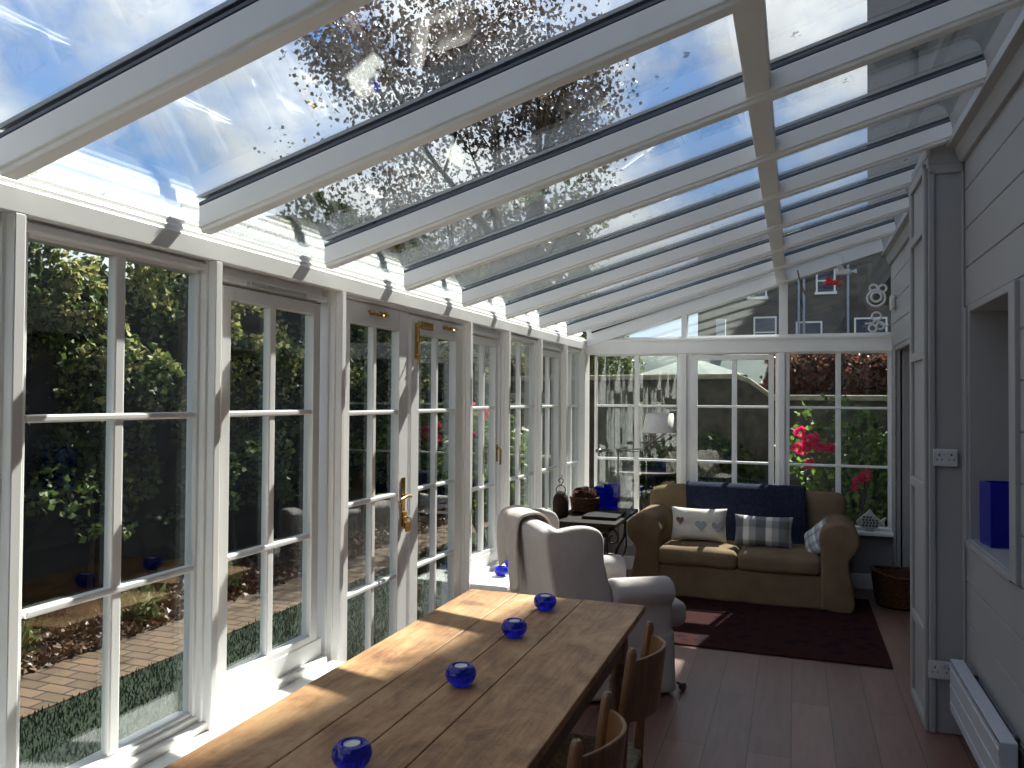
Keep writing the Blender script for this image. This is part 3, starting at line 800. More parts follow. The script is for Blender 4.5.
o = drape('throw_blanket', M['navy'], [(.07, .42), (.13, .44), (.16, .60), (.20, .74), (.245, .845), (.32, .872), (.40, .858), (.455, .80), (.45, .66), (.44, .5)], -.49, .51, None, nx=40, wave=.006, fold=17, thick=.014)
o.location = SF.location; o.rotation_euler = SF.rotation_euler
tag(o, 'navy blue wool throw spread over the sofa back', 'throw')

def cushion(name, label, m, w, h, t, loc, rot, group=None):
    o = thing(name, label, 'cushion', loc, 0, group); o.rotation_euler = rot
    b = MB(); b.pillow(w, h, t, 16); c = b.build('cushion_cover', m, o, smooth=True)
    return o
cu = cushion('cushion', 'cream cushion with three appliqué hearts, on the left of the sofa', M['creamcloth'], .46, .285, .13, (-.765, 6.80, .565), (math.radians(-16), 0, math.radians(2)))
def heart(cx, cz, s, m, parent, y):
    b = MB(); P = []
    for i in range(28):
        a = 2 * PI * i / 28
        P.append((cx + s * 16 * math.sin(a) ** 3 / 17, cz + s * (13 * math.cos(a) - 5 * math.cos(2 * a) - 2 * math.cos(3 * a) - math.cos(4 * a)) / 17))
    b.ext(P[::-1], lambda u, v, w_: (u, w_, v), y, y + .012); return b.build('applique_heart', m, parent)
heart(-.15, .02, .036, M['heartbrown'], cu, -.067); heart(.02, -.015, .05, M['heartblue'], cu, -.074); heart(.155, -.02, .05, M['heartgrey'], cu, -.066)
cushion('cushion', 'grey and white plaid cushion in the middle of the sofa', M['plaid'], .46, .26, .13, (-.245, 6.76, .545), (math.radians(-18), 0, math.radians(-3)))
cushion('cushion', 'small pale blue checked cushion leaning on the right sofa arm', M['plaid2'], .28, .26, .11, (.17, 6.70, .515), (math.radians(-25), math.radians(-38), math.radians(-42)))

# rug
b = MB(); b.rbox((0, 0, .006), (.86, .86, .006), .005, 10)
o = b.build('rug', M['rug']); o.location = (-.30, 6.13, 0.0)
b = MB()
for i in range(150):
    x = -.855 + 1.71 * i / 149; b.box(x - .002, x + .002, -.875, -.855, .001, .005); 
b.build('fringe', M['rug'], o)
tag(o, 'dark red and navy patterned rug in front of the sofa', 'rug')

# ------------------------------------------------------------------ treadle table
TT = thing('treadle_table', 'old sewing-machine table with black scrolled iron legs', 'side table', (-1.44, 5.90, 0))
hx, hy, tz = .25, .43, .735
b = MB(); b.rbox((0, 0, tz - .014), (hx, hy, .014), .006, 8); b.build('tabletop', M['darkwood'], TT)
b = MB(); b.box(-hx + .06, hx - .06, -hy + .07, hy - .07, tz - .075, tz - .026); b.build('frieze', M['darkwood'], TT, bevel=.006)
for yy in (-.33, .33):
    b = MB(); r = .011
    for s in (-1, 1):
        b.tube(smoothpath([(s * .16, yy, .64), (s * .15, yy, .52), (s * .09, yy, .40), (s * .10, yy, .27), (s * .14, yy, .14), (s * .15, yy, .02), (s * .165, yy, .012)], 5), r)
        b.tube(smoothpath([(s * .02, yy, .60), (s * .09, yy, .55), (s * .10, yy, .48), (s * .05, yy, .46), (s * .03, yy, .50), (s * .06, yy, .525)], 5), .007)
        b.tube(smoothpath([(s * .13, yy, .22), (s * .05, yy, .16), (s * .02, yy, .10), (s * .06, yy, .06), (s * .09, yy, .10), (s * .06, yy, .12)], 5), .007)
        b.tube(smoothpath([(s * .16, yy, .60), (s * .17, yy, .45), (s * .14, yy, .36), (s * .09, yy, .34)], 5), .007)
    b.tube([(-.17, yy, .635), (.17, yy, .635)], .013); b.tube([(-.19, yy, .10), (.19, yy, .10)], .009); b.tube([(-.09, yy, .37), (.09, yy, .37)], .009)
    ring = [(.045 * math.cos(a), yy, .31 + .045 * math.sin(a)) for a in [2 * PI * k / 16 for k in range(17)]]; b.tube(ring, .007)
    b.build('leg', M['iron'], TT, smooth=True)
b = MB(); b.tube([(0, -.33, .37), (0, .33, .37)], .010); b.tube([(-.10, -.33, .12), (-.10, .33, .12)], .008)
b.tube(smoothpath([(0, -.33, .5), (0, -.1, .30), (0, .1, .30), (0, .33, .5)], 5), .008)
b.build('stretcher', M['iron'], TT, smooth=True)
b = MB(); ring = [(.06 , -.18 + .13 * math.cos(a), .30 + .13 * math.sin(a)) for a in [2 * PI * k / 28 for k in range(29)]]; b.tube(ring, .010)
for k in range(5):
    a = 2 * PI * k / 5; b.tube([(.06, -.18, .30), (.06, -.18 + .13 * math.cos(a), .30 + .13 * math.sin(a))], .006)
b.build('flywheel', M['iron'], TT, smooth=True)
b = MB(); b.rbox((0, 0, .012), (.13, .17, .011), .005, 6)
o = b.build('slate_tray', M['slate']); o.location = (-1.35, 5.80, tz + .0005); tag(o, 'flat dark tray lying on the sewing-machine table', 'tray')

# lantern
LT = thing('lantern', 'dark wicker lantern with curled wire handle, left on the sewing table', 'lantern', (-1.655, 5.68, tz + .001))
b = MB(); b.lathe([(0, 0), (.05, 0), (.058, .01), (.060, .11), (.055, .145), (.036, .175), (.018, .19), (0, .192)], n=20); b.build('body', M['wickerdark'], LT, smooth=True)
b = MB()
b.tube(smoothpath([(-.03, 0, .175), (-.035, 0, .21), (0, 0, .235), (.035, 0, .21), (.03, 0, .175)], 5), .004)
b.tube(smoothpath([(0, 0, .235), (.012, 0, .25), (.02, 0, .27), (0, 0, .285), (-.018, 0, .27), (-.006, 0, .255)], 5), .0035)
b.tube(smoothpath([(0, 0, .285), (.01, 0, .30), (0, 0, .312)], 4), .003)
b.build('handle', M['iron'], LT, smooth=True)
# basket with pine cones
BK = thing('basket', 'round wicker basket piled with pine cones on the sewing table', 'basket', (-1.545, 5.98, tz + .001))
b = MB(); b.lathe([(0, .004), (.085, .004), (.088, .0), (.10, .02), (.112, .10), (.117, .112), (.110, .114), (.100, .10), (.088, .02), (0, .016)], n=28)
for k in range(6):
    z = .02 + k * .016; r = .1005 + z * .11
    b.tube([(r * math.cos(a) + .0, r * math.sin(a), z + .002 * math.sin(a * 14 + k * PI)) for a in [2 * PI * i / 56 for i in range(57)]], .0065, 6)
b.build('basket_body', M['wicker'], BK, smooth=True)
b = MB(); b.tube([(.114 * math.cos(a), .114 * math.sin(a), .113 + .003 * math.sin(a * 18)) for a in [2 * PI * i / 56 for i in range(57)]], .009, 8)
b.build('rim', M['wicker'], BK, smooth=True)
def cone_mesh():
    b = MB(); n = 0
    b.lathe([(0, -.035), (.018, -.025), (.022, 0), (.015, .025), (0, .036)], n=10)
    for i in range(60):
        t = i / 59; a = i * 2.399; z = -.032 + .064 * t; r = .026 * math.sin(PI * (.15 + .8 * t)) + .006
        c, s = math.cos(a), math.sin(a); q = .0095
        p = Vector((c * r, s * r, z)); tn = Vector((-s, c, 0)); o_ = Vector((c, s, .5)).normalized()
        v = [p - tn * q * .6 - o_ * .012, p + tn * q * .6 - o_ * .012, p + tn * q + o_ * .004, p + o_ * .010 + Vector((0, 0, .002)), p - tn * q + o_ * .004, p - Vector((0, 0, .004))]
        b.add(v, [(0, 1, 2, 3, 4), (1, 0, 5), (2, 1, 5), (3, 2, 5), (4, 3, 5), (0, 4, 5)])
    return b
co = cone_mesh().build('pine_cone', M['cone'])
spots = [(.0, .0, .145), (.055, .02, .125), (-.055, .01, .128), (0, .058, .128), (.005, -.058, .13), (.06, -.045, .118), (-.05, .055, .12), (-.045, -.05, .12), (.05, .058, .118), (.02, .005, .075), (-.03, .02, .07), (.03, -.035, .07), (0.0, .04, .072)]
wh = ['topmost of the pile', 'on the right of the pile', 'on the left of the pile', 'at the back of the pile', 'at the front of the pile', 'at the front right of the pile', 'at the back left', 'at the front left', 'at the back right']
for i, (x, y, z) in enumerate(spots):
    o = co if i == 0 else co.copy()
    if i: C.objects.link(o)
    o.location = (BK.location.x + x, BK.location.y + y, tz + z + .018); o.rotation_euler = (random.uniform(-1, 1), random.uniform(-1, 1), random.uniform(0, 6)); s = random.uniform(1.1, 1.3); o.scale = (s, s, s)
    tag(o, 'brown pine cone in the round basket, ' + wh[i] if i < 9 else 'pine cone buried under the others in the round basket', 'pine cone', 'pine cones in the basket')

# blue glass blocks
def glassbox(name, label, loc, w, d, h, rz=0, m=None):
    b = MB(); tk = .007
    b.box(-w / 2, w / 2, -d / 2, d / 2, 0, .012)
    b.box(-w / 2, -w / 2 + tk, -d / 2, d / 2, .012, h); b.box(w / 2 - tk, w / 2, -d / 2, d / 2, .012, h)
    b.box(-w / 2 + tk, w / 2 - tk, -d / 2, -d / 2 + tk, .012, h); b.box(-w / 2 + tk, w / 2 - tk, d / 2 - tk, d / 2, .012, h)
    o = b.build(name, M['cobalt'] if m is None else m, bevel=.001); o.location = loc; o.rotation_euler = (0, 0, rz)
    return tag(o, label, 'vase', 'square cobalt glass vases')
glassbox('glass_vase', 'square cobalt glass vase, shorter left one on the sewing table', (-1.495, 6.26, tz + .001), .085, .085, .17, .05)
glassbox('glass_vase', 'square cobalt glass vase, taller right one on the sewing table', (-1.392, 6.26, tz + .001), .115, .085, .195, .0)
glassbox('glass_vase', 'cobalt blue glass vase standing in the wall niche', (.885, 4.09, .970), .15, .15, .285, .1)

# floor lamp
LX, LY = -1.455, 6.78
FL = thing('floor_lamp', 'thin steel reading lamp with ivory shade on a swing arm', 'floor lamp', (LX, LY, 0))
b = MB(); b.lathe([(0, 0), (.115, 0), (.115, .012), (.10, .02), (.02, .024), (0, .024)], n=28); b.build('base', M['steel'], FL, smooth=False)
b = MB(); b.tube([(0, 0, .02), (0, 0, 1.175)], .0085, 10); b.build('pole', M['steel'], FL, smooth=True)
b = MB(); b.tube([(-.17, 0, 1.16), (0, 0, 1.172), (.20, 0, 1.19), (.42, 0, 1.335)], .007); b.tube([(-.17, 0, 1.175), (.18, 0, 1.165)], .004); b.lathe([(0, 0), (.018, .0), (.018, .035), (0, .035)], (0, 0, 1.155), 12); b.tube([(-.2, 0, 1.16), (-.15, 0, 1.163)], .017)
b.build('swing_arm', M['steel'], FL, smooth=True)
b = MB(); b.lathe([(.150, 1.335), (.114, 1.50), (.111, 1.50), (.147, 1.335)], (.36, 0, 0), 40); 
sh = b.build('lamp_shade', M['shade'], FL, smooth=True)
b = MB(); b.tube([(.42, 0, 1.335), (.38, 0, 1.36), (.36, 0, 1.40)], .009); b.lathe([(0, 0), (.02, .01), (.03, .04), (.02, .07), (0, .08)], (.36, 0, 1.39), 14); b.build('bulb', M['curtainwhite'], FL, smooth=True)

# fish ornament on the end sill
FO = thing('fish_ornament', 'pale pierced fish-shaped ornament on the sill right of the sofa', 'ornament', (.60, 7.37, .504))
b = MB(); P = smoothpath([(-.105, .07, 0), (-.07, .115, 0), (-.02, .16, 0), (.005, .185, 0), (.03, .155, 0), (.065, .115, 0), (.09, .10, 0), (.125, .125, 0), (.115, .08, 0), (.125, .035, 0), (.09, .06, 0), (.05, .03, 0), (0, .018, 0), (-.06, .03, 0)], 4, True)
b.ext([(p.x, p.y) for p in P][::-1], lambda u, v, w_: (u, w_, v), -.022, .022); b.box(-.035, .035, -.02, .02, 0, .03)
b.build('body', mat('pale_ceramic', (.50, .50, .44), (.40, .40, .35), rough=.6, scale=20), FO, bevel=.012, seg=3, smooth=True)
b = MB()
for r_ in range(4):
    for k in range(5 - (r_ == 3) * 2):
        x = -.05 + k * .026 + (r_ % 2) * .006; zq = .05 + r_ * .024
        b.rbox((x, -.0225, zq), (.008, .002, .008), .0018, 3)
b.build('piercing', M['black'], FO)

# wicker basket on the floor
WB = thing('log_basket', 'low brown wicker basket on the floor in the far right corner', 'basket', (.80, 6.92, 0))
b = MB(); prof = [(0, .01), (.17, .01), (.175, .0), (.19, .05), (.215, .23), (.225, .245), (.215, .25), (.20, .235), (.178, .05), (.16, .02), (0, .02)]
b.lathe(prof, n=36)
for k in range(12):
    z = .02 + k * .018; r = .185 + z * .145
    b.tube([((r + .003 * math.cos(i * PI + k * PI)) * math.cos(a), (r + .003 * math.cos(i * PI + k * PI)) * math.sin(a), z) for i, a in enumerate([2 * PI * i / 64 for i in range(65)])], .008, 5)
b.build('basket_body', M['wicker'], WB, smooth=True)
b = MB(); b.tube([(.222 * math.cos(a), .222 * math.sin(a), .25 + .03 * math.cos(a) ** 2) for a in [2 * PI * i / 48 for i in range(49)]], .013, 8); b.build('rim', M['wicker'], WB, smooth=True)

# radiator
RD = thing('radiator', 'low white panel heater on the right wall', 'radiator', (.735, 3.74, .0))
b = MB(); b.box(-.045, -.030, -.48, .48, .16, .40); b.box(-.045, .012, -.48, .48, .388, .402); b.box(-.045, .012, -.482, -.47, .16, .40); b.box(-.045, .012, .47, .482, .16, .40)
for z_ in (.19, .27, .35): b.box(-.049, -.044, -.47, .47, z_, z_ + .02)
b.build('heater_panel', M['radiator'], RD, bevel=.004)
for y in (-.35, .35):
    b = MB(); b.box(.0, .044, y - .015, y + .015, .2, .38); b.build('bracket', M['steel'], RD)
b = MB(); b.tube(smoothpath([(.02, -.47, .38), (.03, -.50, .36), (.035, -.51, .25), (.035, -.51, .02)], 4), .006); b.build('cable', M['black'], RD, smooth=True)

def plate(label, x, y, z, w=.145, h=.088, double=True):
    t = thing('wall_socket', label, 'socket', (x, y, z))
    b = MB(); b.rbox((0, -.005, 0), (w / 2, .005, h / 2), .004, 4); b.build('face_plate', M['plastic'], t, smooth=False, bevel=0)
    for sx in ((-1, 1) if double else (0,)):
        cx = sx * w * .25; b = MB()
        b.box(cx - .003, cx + .003, -.0108, -.009, .008, .018); b.box(cx - .013, cx - .008, -.0108, -.009, -.014, -.006); b.box(cx + .008, cx + .013, -.0108, -.009, -.014, -.006)
        b.build('pin_holes', M['black'], t)
    b = MB(); b.box(-.012, -.004, -.014, -.009, .016, .032); b.box(.004, .012, -.014, -.009, .016, .032); b.build('switch', M['plastic'], t, bevel=.001)
plate('white double socket low on the boxed casing', .672, 4.327, .312, .12)
plate('white switch plate at mid height on the boxed casing', .690, 4.327, 1.345, .105, .085)
plate('white socket on the end wall between side table and sofa', -1.49, YE - .031, .27, .088, .088, False)

# cable in the niche
b = MB(); b.tube(smoothpath([(.0, .0, .004), (.03, .03, .01), (.06, .0, .03), (.03, -.03, .012), (-.01, -.02, .006), (.02, .02, .035), (.07, .03, .004)], 6), .004)
o = b.build('cable', M['black'], smooth=True); o.location = (.82, 3.62, .971); tag(o, 'short black cable coiled in the wall niche beside the vase', 'cable')

# hanging ornaments in the gable
def hang(o, top, b=None):
    return o
def ornament(name, label, loc, pts_list, r, m, cord=.12):
    t = thing(name, label, 'hanging ornament', loc)
    b = MB()
    for pts in pts_list: b.tube(smoothpath([(p[0], 0, p[1]) for p in pts], 5), r)
    b.build('wire_figure', m, t, smooth=True)
    b = MB(); b.tube([(0, 0, 0), (0, .0, cord)], .0012, 5); b.build('cord', M['black'], t)
    return t
circ = lambda cx, cz, r: [(cx + r * math.cos(2 * PI * k / 12), cz + r * math.sin(2 * PI * k / 12)) for k in range(13)]
ornament('wire_ornament', 'white wire ring ornament, upper one at the right of the gable pane', (.655, YE - .09, 2.50), [circ(0, 0, .07), circ(.0, 0.01, .04), circ(-.02, .085, .03), circ(.05, .08, .03)], .010, M['curtainwhite'], .30)
ornament('wire_ornament', 'white wire ornament hanging below the ring ornament', (.655, YE - .11, 2.31), [circ(0, 0.03, .035), [(-.09, -.03), (-.03, -.025), (.0, .0), (.04, -.04), (.09, -.05)], circ(.03, -.05, .03), circ(-.03, -.07, .03)], .009, M['curtainwhite'], .12)
def bird(name, label, loc, m, s):
    t = thing(name, label, 'hanging ornament', loc)
    b = MB(); b.rbox((0, 0, 0), (.05 * s, .012 * s, .018 * s), .011 * s, 6)
    b.add([(.03 * s, 0, .0), (-.02 * s, .03 * s, .055 * s), (-.04 * s, .03 * s, .03 * s), (-.02 * s, .0, 0), (-.02 * s, -.03 * s, .055 * s), (-.04 * s, -.03 * s, .03 * s)], [(0, 1, 2, 3), (0, 3, 5, 4)])
    b.add([(.04 * s, 0, .0), (.085 * s, .015 * s, .02 * s), (.085 * s, -.015 * s, -.01 * s)], [(0, 1, 2)])
    b.build('body', m, t, solid=.004 * s, smooth=False)
    b = MB(); b.tube([(0, 0, .0), (0, 0, .14)], .001, 5); b.build('cord', M['black'], t)
bird('bird_ornament', 'white bird ornament hanging near the sloping rafter', (.39, YE - .12, 2.73), M['curtainwhite'], 1.3)
bird('bird_ornament', 'red bird ornament hanging in the tallest gable pane', (.295, YE - .11, 2.645), M['redglass'], 1.1)
b = MB(); b.tube(smoothpath([(0, 0, 0), (.012, 0, -.06), (.03, 0, -.13), (.055, 0, -.19), (.06, 0, -.21)], 5), .006)
o = b.build('roof_cord', M['legwood'], smooth=True); o.location = (.02, 6.9, zu(.02) + .0); tag(o, 'short brown cord dangling from the roof by the purlin', 'cord')
b = MB(); b.rbox((0, 0, 0), (.02, .05, .06), .008, 4); o = b.build('sensor_box', M['plastic'], smooth=True); o.location = (XR - .021, 7.15, 2.43); tag(o, 'small white box fixed high on the right wall in the far corner', 'sensor')

# ------------------------------------------------------------------ garden
b = MB(); b.box(-40, 40, -12, 60, GZ - .5, GZ)
tag(b.build('ground', M['grass']), 'lawn outside the windows, its shade put into the dark colour', 'lawn', kind='structure')
b = MB(); b.box(-.31, .31, -9, 9, 0, .012)
o = b.build('garden_path', M['brick']); o.location = (-4.16, 6, GZ); tag(o, 'brick edging path beside the hedge', 'path', kind='structure')
b = MB(); b.box(-.9, .9, -9, 9, 0, .02)
o = b.build('flower_bed', M['soil']); o.location = (-5.37, 6, GZ - .005); tag(o, 'dark soil bed between brick path and hedge', 'soil', kind='structure')

def leaves(n, place, size, mtl, name, parent=None, zbias=.3, sz2=.5):
    vs = []; fs = []
    rnd = random.random
    for i in range(n):
        r = place()
        if r is None: continue
        p, s = r
        s *= size * (.6 + .8 * rnd())
        d = Vector((rnd() * 2 - 1, rnd() * 2 - 1, rnd() * 2 - 1 - zbias)); 
        if d.length < .1: continue
        d.normalize(); a = d.orthogonal().normalized(); a.rotate(Matrix.Rotation(rnd() * 6.28, 3, d)); nn = d.cross(a)
        w = a * s * sz2; p = Vector(p)
        k = len(vs)
        vs += [p, p + d * s * .5 + w + nn * s * .12, p + d * s * 1.1, p + d * s * .5 - w + nn * s * .12]
        fs.append((k, k + 1, k + 2, k + 3))
    b = MB(); b.v = [tuple(v) for v in vs]; b.f = fs; b.mi = [0] * len(fs)
    return b.build(name, mtl, parent)

HG = thing('hedge', 'tall dense evergreen hedge beyond the left windows', 'hedge', (-5.6, 6, GZ))
def htop(y): return 2.75 + .3 * noise.noise(Vector((y * .9, 3, 0))) + max(0, min(1.2, (y - 5.6) * .6)) + (.25 if y < 4 else 0)
def hface(y, z): return -4.95 - .35 * noise.noise(Vector((y * 1.1, z * 1.1, 5))) - .25 * noise.noise(Vector((y * 3, z * 3, 9))) - .25 * max(0, z - 2)
def hp(lo, deep, mode):
    def f():
        y = random.uniform(-1, 15); h = htop(y) + .1
        z = random.uniform(lo, h)
        if noise.noise(Vector((y * 2.3, z * 2.3, 1))) < -.12 + (.15 if z < .8 else 0): return None
        if mode == 'new' and (z < 1.3 + random.random() * 1.3 or noise.noise(Vector((y * 3.3, z * 3.3, 21))) < .0): return None
        x = hface(y, z) - random.random() ** 2 * deep
        return ((x + 5.6, y - 6, z - GZ), 1)
    return f
leaves(80000, hp(.55, .45, 'old'), .052, M['leaf_hedge'], 'foliage', HG)
leaves(90000, hp(1.0, .12, 'new'), .045, M['leaf_new'], 'young_foliage', HG)
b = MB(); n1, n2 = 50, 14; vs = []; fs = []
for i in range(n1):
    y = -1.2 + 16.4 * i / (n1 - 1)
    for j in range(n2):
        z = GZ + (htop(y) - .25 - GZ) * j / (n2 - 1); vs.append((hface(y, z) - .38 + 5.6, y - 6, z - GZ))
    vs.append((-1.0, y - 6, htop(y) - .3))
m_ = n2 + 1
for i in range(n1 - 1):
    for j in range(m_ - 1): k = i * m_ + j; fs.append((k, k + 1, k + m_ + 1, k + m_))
b.add(vs, fs); b.build('shade_core', M['twig'], HG, solid=.2)  # solid dark sheet behind the leaves, painted as the hedge's inner shade
for k in range(45):
    b = MB(); y = random.uniform(-1, 14); x = -5.15 + random.uniform(-.25, .15)
    b.tube([(x + 5.6, y - 6, 0), (x + 5.6 + random.uniform(-.1, .1), y - 6 + random.uniform(-.15, .15), .7), (x + 5.4, y - 6 + random.uniform(-.3, .3), 1.5)], [.022, .016, .01], 6)
    b.build('stem', M['bark'], HG, smooth=True)
def bedp():
    y = random.uniform(0, 12); x = -4.42 - random.random() ** 1.2 * .9
    return ((x, y, GZ + .02 + random.random() * .05), 1)
tag(leaves(14000, bedp, .045, M['leaf_dead'], 'fallen_leaves', zbias=0), 'brown fallen leaves along the hedge foot', 'leaves', kind='stuff')
def weedp(cx, cy):
    def f(): 
        a = random.random() * 6.28; r = random.random() * .16
        return ((r * math.cos(a), r * math.sin(a), random.random() * .2), 1)
    return f
for i, (x, y, lab) in enumerate(((-4.75, 3.7, 'small green plant at the hedge foot, nearest of four'), (-4.65, 4.6, 'small green plant at the hedge foot, second nearest'), (-4.7, 5.6, 'small green plant at the hedge foot, third along'), (-4.6, 6.8, 'small green plant at the hedge foot, farthest of four'))):
    o = leaves(160, weedp(x, y), .09, M['leaf_olive'], 'weed_clump', zbias=-.8, sz2=.22); o.location = (x, y, GZ + .02)
    tag(o, lab, 'plant', 'small plants at the hedge foot')
def grassp():
    return ((random.uniform(-3.84, -2.15), random.uniform(1.5, 8), GZ), 1)
tag(leaves(30000, grassp, .03, leaf_mat('grass_blades', [(.010, .022, .011), (.018, .036, .016), (.008, .018, .010)], .2, .9), 'grass', zbias=-3, sz2=.12), 'short green grass between house and brick path', 'grass', kind='stuff')  # blade greens darkened to carry the shade lying on this strip

# trees
def tree(name, label, loc, h, r, nleaf, mtl, leaf=.09, seed=1, rz=.8, low=.45):
    rnd = random.Random(seed); t = thing(name, label, 'tree', loc)
    b = MB(); tips = []
    def br(p, d, ln, rad, lev):
        pts = [p]; rr = [rad]; q = p.copy(); dd = d.copy()
        for k in range(4):
            dd = (dd + Vector((rnd.uniform(-.25, .25), rnd.uniform(-.25, .25), rnd.uniform(-.05, .22)))).normalized()
            q = q + dd * ln / 4; pts.append(q.copy()); rr.append(rad * (1 - .16 * (k + 1)))
            if lev >= 2: tips.append(q.copy())
        b.tube(pts, rr, 6 if lev else 9)
        if lev < 4:
            for k in range(4 if lev < 2 else 3):
                s = rnd.randint(1, 4); az = rnd.random() * 6.28; sp = rnd.uniform(.5, 1.1)
                nd = (dd + Vector((math.cos(az), math.sin(az), rnd.uniform(-.2, .4))) * sp).normalized()
                br(pts[s], nd, ln * rnd.uniform(.55, .72), rr[s] * .6, lev + 1)
    br(Vector((0, 0, 0)), Vector((0, 0, 1)), h * .45, h * .022, 0)
    b.build('trunk', M['bark'], t, smooth=True)
    random.seed(seed)
    def pl():
        p = random.choice(tips); k = leaf * (4 if name == 'copper_tree' else 2.2)
        return ((p.x + random.gauss(0, k), p.y + random.gauss(0, k), p.z + random.gauss(0, k)), 1)
    leaves(nleaf, pl, leaf, mtl, 'crown', t)
    return t
tree('copper_tree', 'tall airy copper-leaved tree seen through the glass roof', (-4.0, 13.0, GZ), 12.5, 3, 22000, M['leaf_tree'], .065, 11)
tree('garden_tree', 'smaller green tree behind the hedge, left of the copper tree', (-9.5, 15.5, GZ), 6.0, 3, 9000, M['leaf_hedge'], .11, 5)
tree('garden_tree', 'green tree beyond the garden wall, behind the left gable pane', (-6.0, 17.6, GZ), 6.4, 3, 14000, M['leaf_olive'], .14, 8)

# garden behind end wall
b = MB()
wp = [(-4.3, 1.9), (-.80, 1.93), (-.62, 1.86), (-.30, 1.62), (1.58, 1.62)]
b.ext([(-4.3, GZ)] + wp + [(1.58, GZ)], lambda u, v, w_: (u, w_, v), 0, .32)
t = thing('garden_wall', 'dark rubble garden wall with pale sloping coping at the garden end', 'garden wall', (0, 11.9, 0))
b.build('wall_stones', M['stonew'], t)
b = MB(); up = [(x, z + .075) for x, z in wp]
b.ext([(x, z - .005) for x, z in wp] + up[::-1], lambda u, v, w_: (u, w_, v), -.05, .37); b.build('coping', M['coping'], t, bevel=.015)

def blobp(c, r, dens=.0):
    def f():
        while True:
            p = Vector((random.uniform(-1, 1), random.uniform(-1, 1), random.uniform(-1, 1)))
            if .45 < p.length < 1: break
        k = 1 + .25 * noise.noise(p * 2.5 + Vector(c))
        return ((p.x * r[0] * k, p.y * r[1] * k, c[2] + p.z * r[2] * k), 1)
    return f
def bush(name, label, x, y, zc, r, n, mtl, leaf=.06, core=True, cat='bush', extra=None):
    t = thing(name, label, cat, (x, y, GZ))
    leaves(n, blobp((x, y, zc - GZ), r), leaf, mtl, 'foliage', t)
    for k in range(7):
        a = k * .9; b = MB(); b.tube([(0.03 * math.cos(a), .03 * math.sin(a), 0), (r[0] * .5 * math.cos(a), r[1] * .5 * math.sin(a), zc * .6), (r[0] * .7 * math.cos(a), r[1] * .7 * math.sin(a), zc)], [.02, .014, .008], 6)
        b.build('stem', M['bark'], t, smooth=True)
    if extra: extra(t)
    return t
bush('shrub', 'red-leaved shrub behind the garden wall, in the right end window', .45, 13.4, 2.0, (.95, .6, .48), 7000, M['leaf_red'], .07)
bush('shrub', 'olive green shrub above the red one, behind the garden wall', .75, 14.3, 2.2, (1.1, .6, .40), 6000, M['leaf_olive'], .07)
bush('shrub', 'red-brown shrub at the right edge of the right end window', 1.1, 13.0, 1.9, (.45, .5, .5), 4000, M['leaf_red'], .07)
bush('shrub', 'dark laurel against the garden wall behind the sofa', -1.3, 11.3, .55, (.9, .4, .6), 4500, M['leaf_hedge'], .07)
bush('shrub', 'low dark shrub against the garden wall, right side', 1.0, 11.3, .6, (.6, .4, .7), 2500, M['leaf_hedge'], .07)
bush('shrub', 'tall green shrub in the far left garden corner', -3.4, 13.5, 1.6, (1.0, .8, 1.4), 9000, M['leaf_olive'], .07)

def rose(p, s, parent):
    vs = []; b = MB()
    for i in range(26):
        t = i / 25; a = i * 2.4; r = s * (.15 + .85 * t); 
        c = Vector((math.cos(a), math.sin(a), 0)); tn = Vector((-math.sin(a), math.cos(a), 0)); u = Vector((0, -1, 0))
        c = Vector((c.x, 0, c.y)); tn = Vector((tn.x, 0, tn.y))
        q = Vector(p) + c * r * .55 + u * s * (.5 - .55 * t)
        w = s * (.28 + .25 * t)
        b.add([q - tn * w, q + tn * w, q + tn * w * .8 + (c * .5 * t + u * (.7 - .5 * t)).normalized() * w * 1.3, q - tn * w * .8 + (c * .5 * t + u * (.7 - .5 * t)).normalized() * w * 1.3], [(0, 1, 2, 3)])
    return b.build('bloom', M['petal'], parent)
def roses(lst):
    def f(t):
        for (x, z, dy, s) in lst: rose((x, dy, z), s, t)
    return f
t = bush('rose_bush', 'rose bush with cerise blooms outside the right end window', .42, 8.75, .92, (.62, .30, .78), 620, M['leaf_rose'], .07,
     extra=roses([(-.37, 1.40, -.30, .055), (-.29, 1.32, -.33, .062), (-.235, 1.345, -.3, .05), (-.30, 1.26, -.32, .05), (-.20, 1.26, -.35, .045), (-.40, 1.24, -.3, .05), (-.345, 1.21, -.3, .045), (-.11, 1.25, -.33, .045), (-.28, 1.08, -.22, .05), (.17, .93, -.3, .05), (.235, .99, -.3, .052), (.15, .86, -.26, .04), (-.06, 1.24, -.28, .04)]))
bush('rose_bush', 'pink rose bush outside the windows beyond the doors', -3.35, 8.5, .85, (.6, .6, .75), 1600, M['leaf_rose'], .07,
     extra=roses([(-.1, 1.62, -.3, .06), (.1, 1.55, -.4, .06), (.25, 1.42, -.4, .05), (-.25, 1.45, -.4, .05), (.3, 1.6, -.3, .05), (0, 1.3, -.5, .05)]))

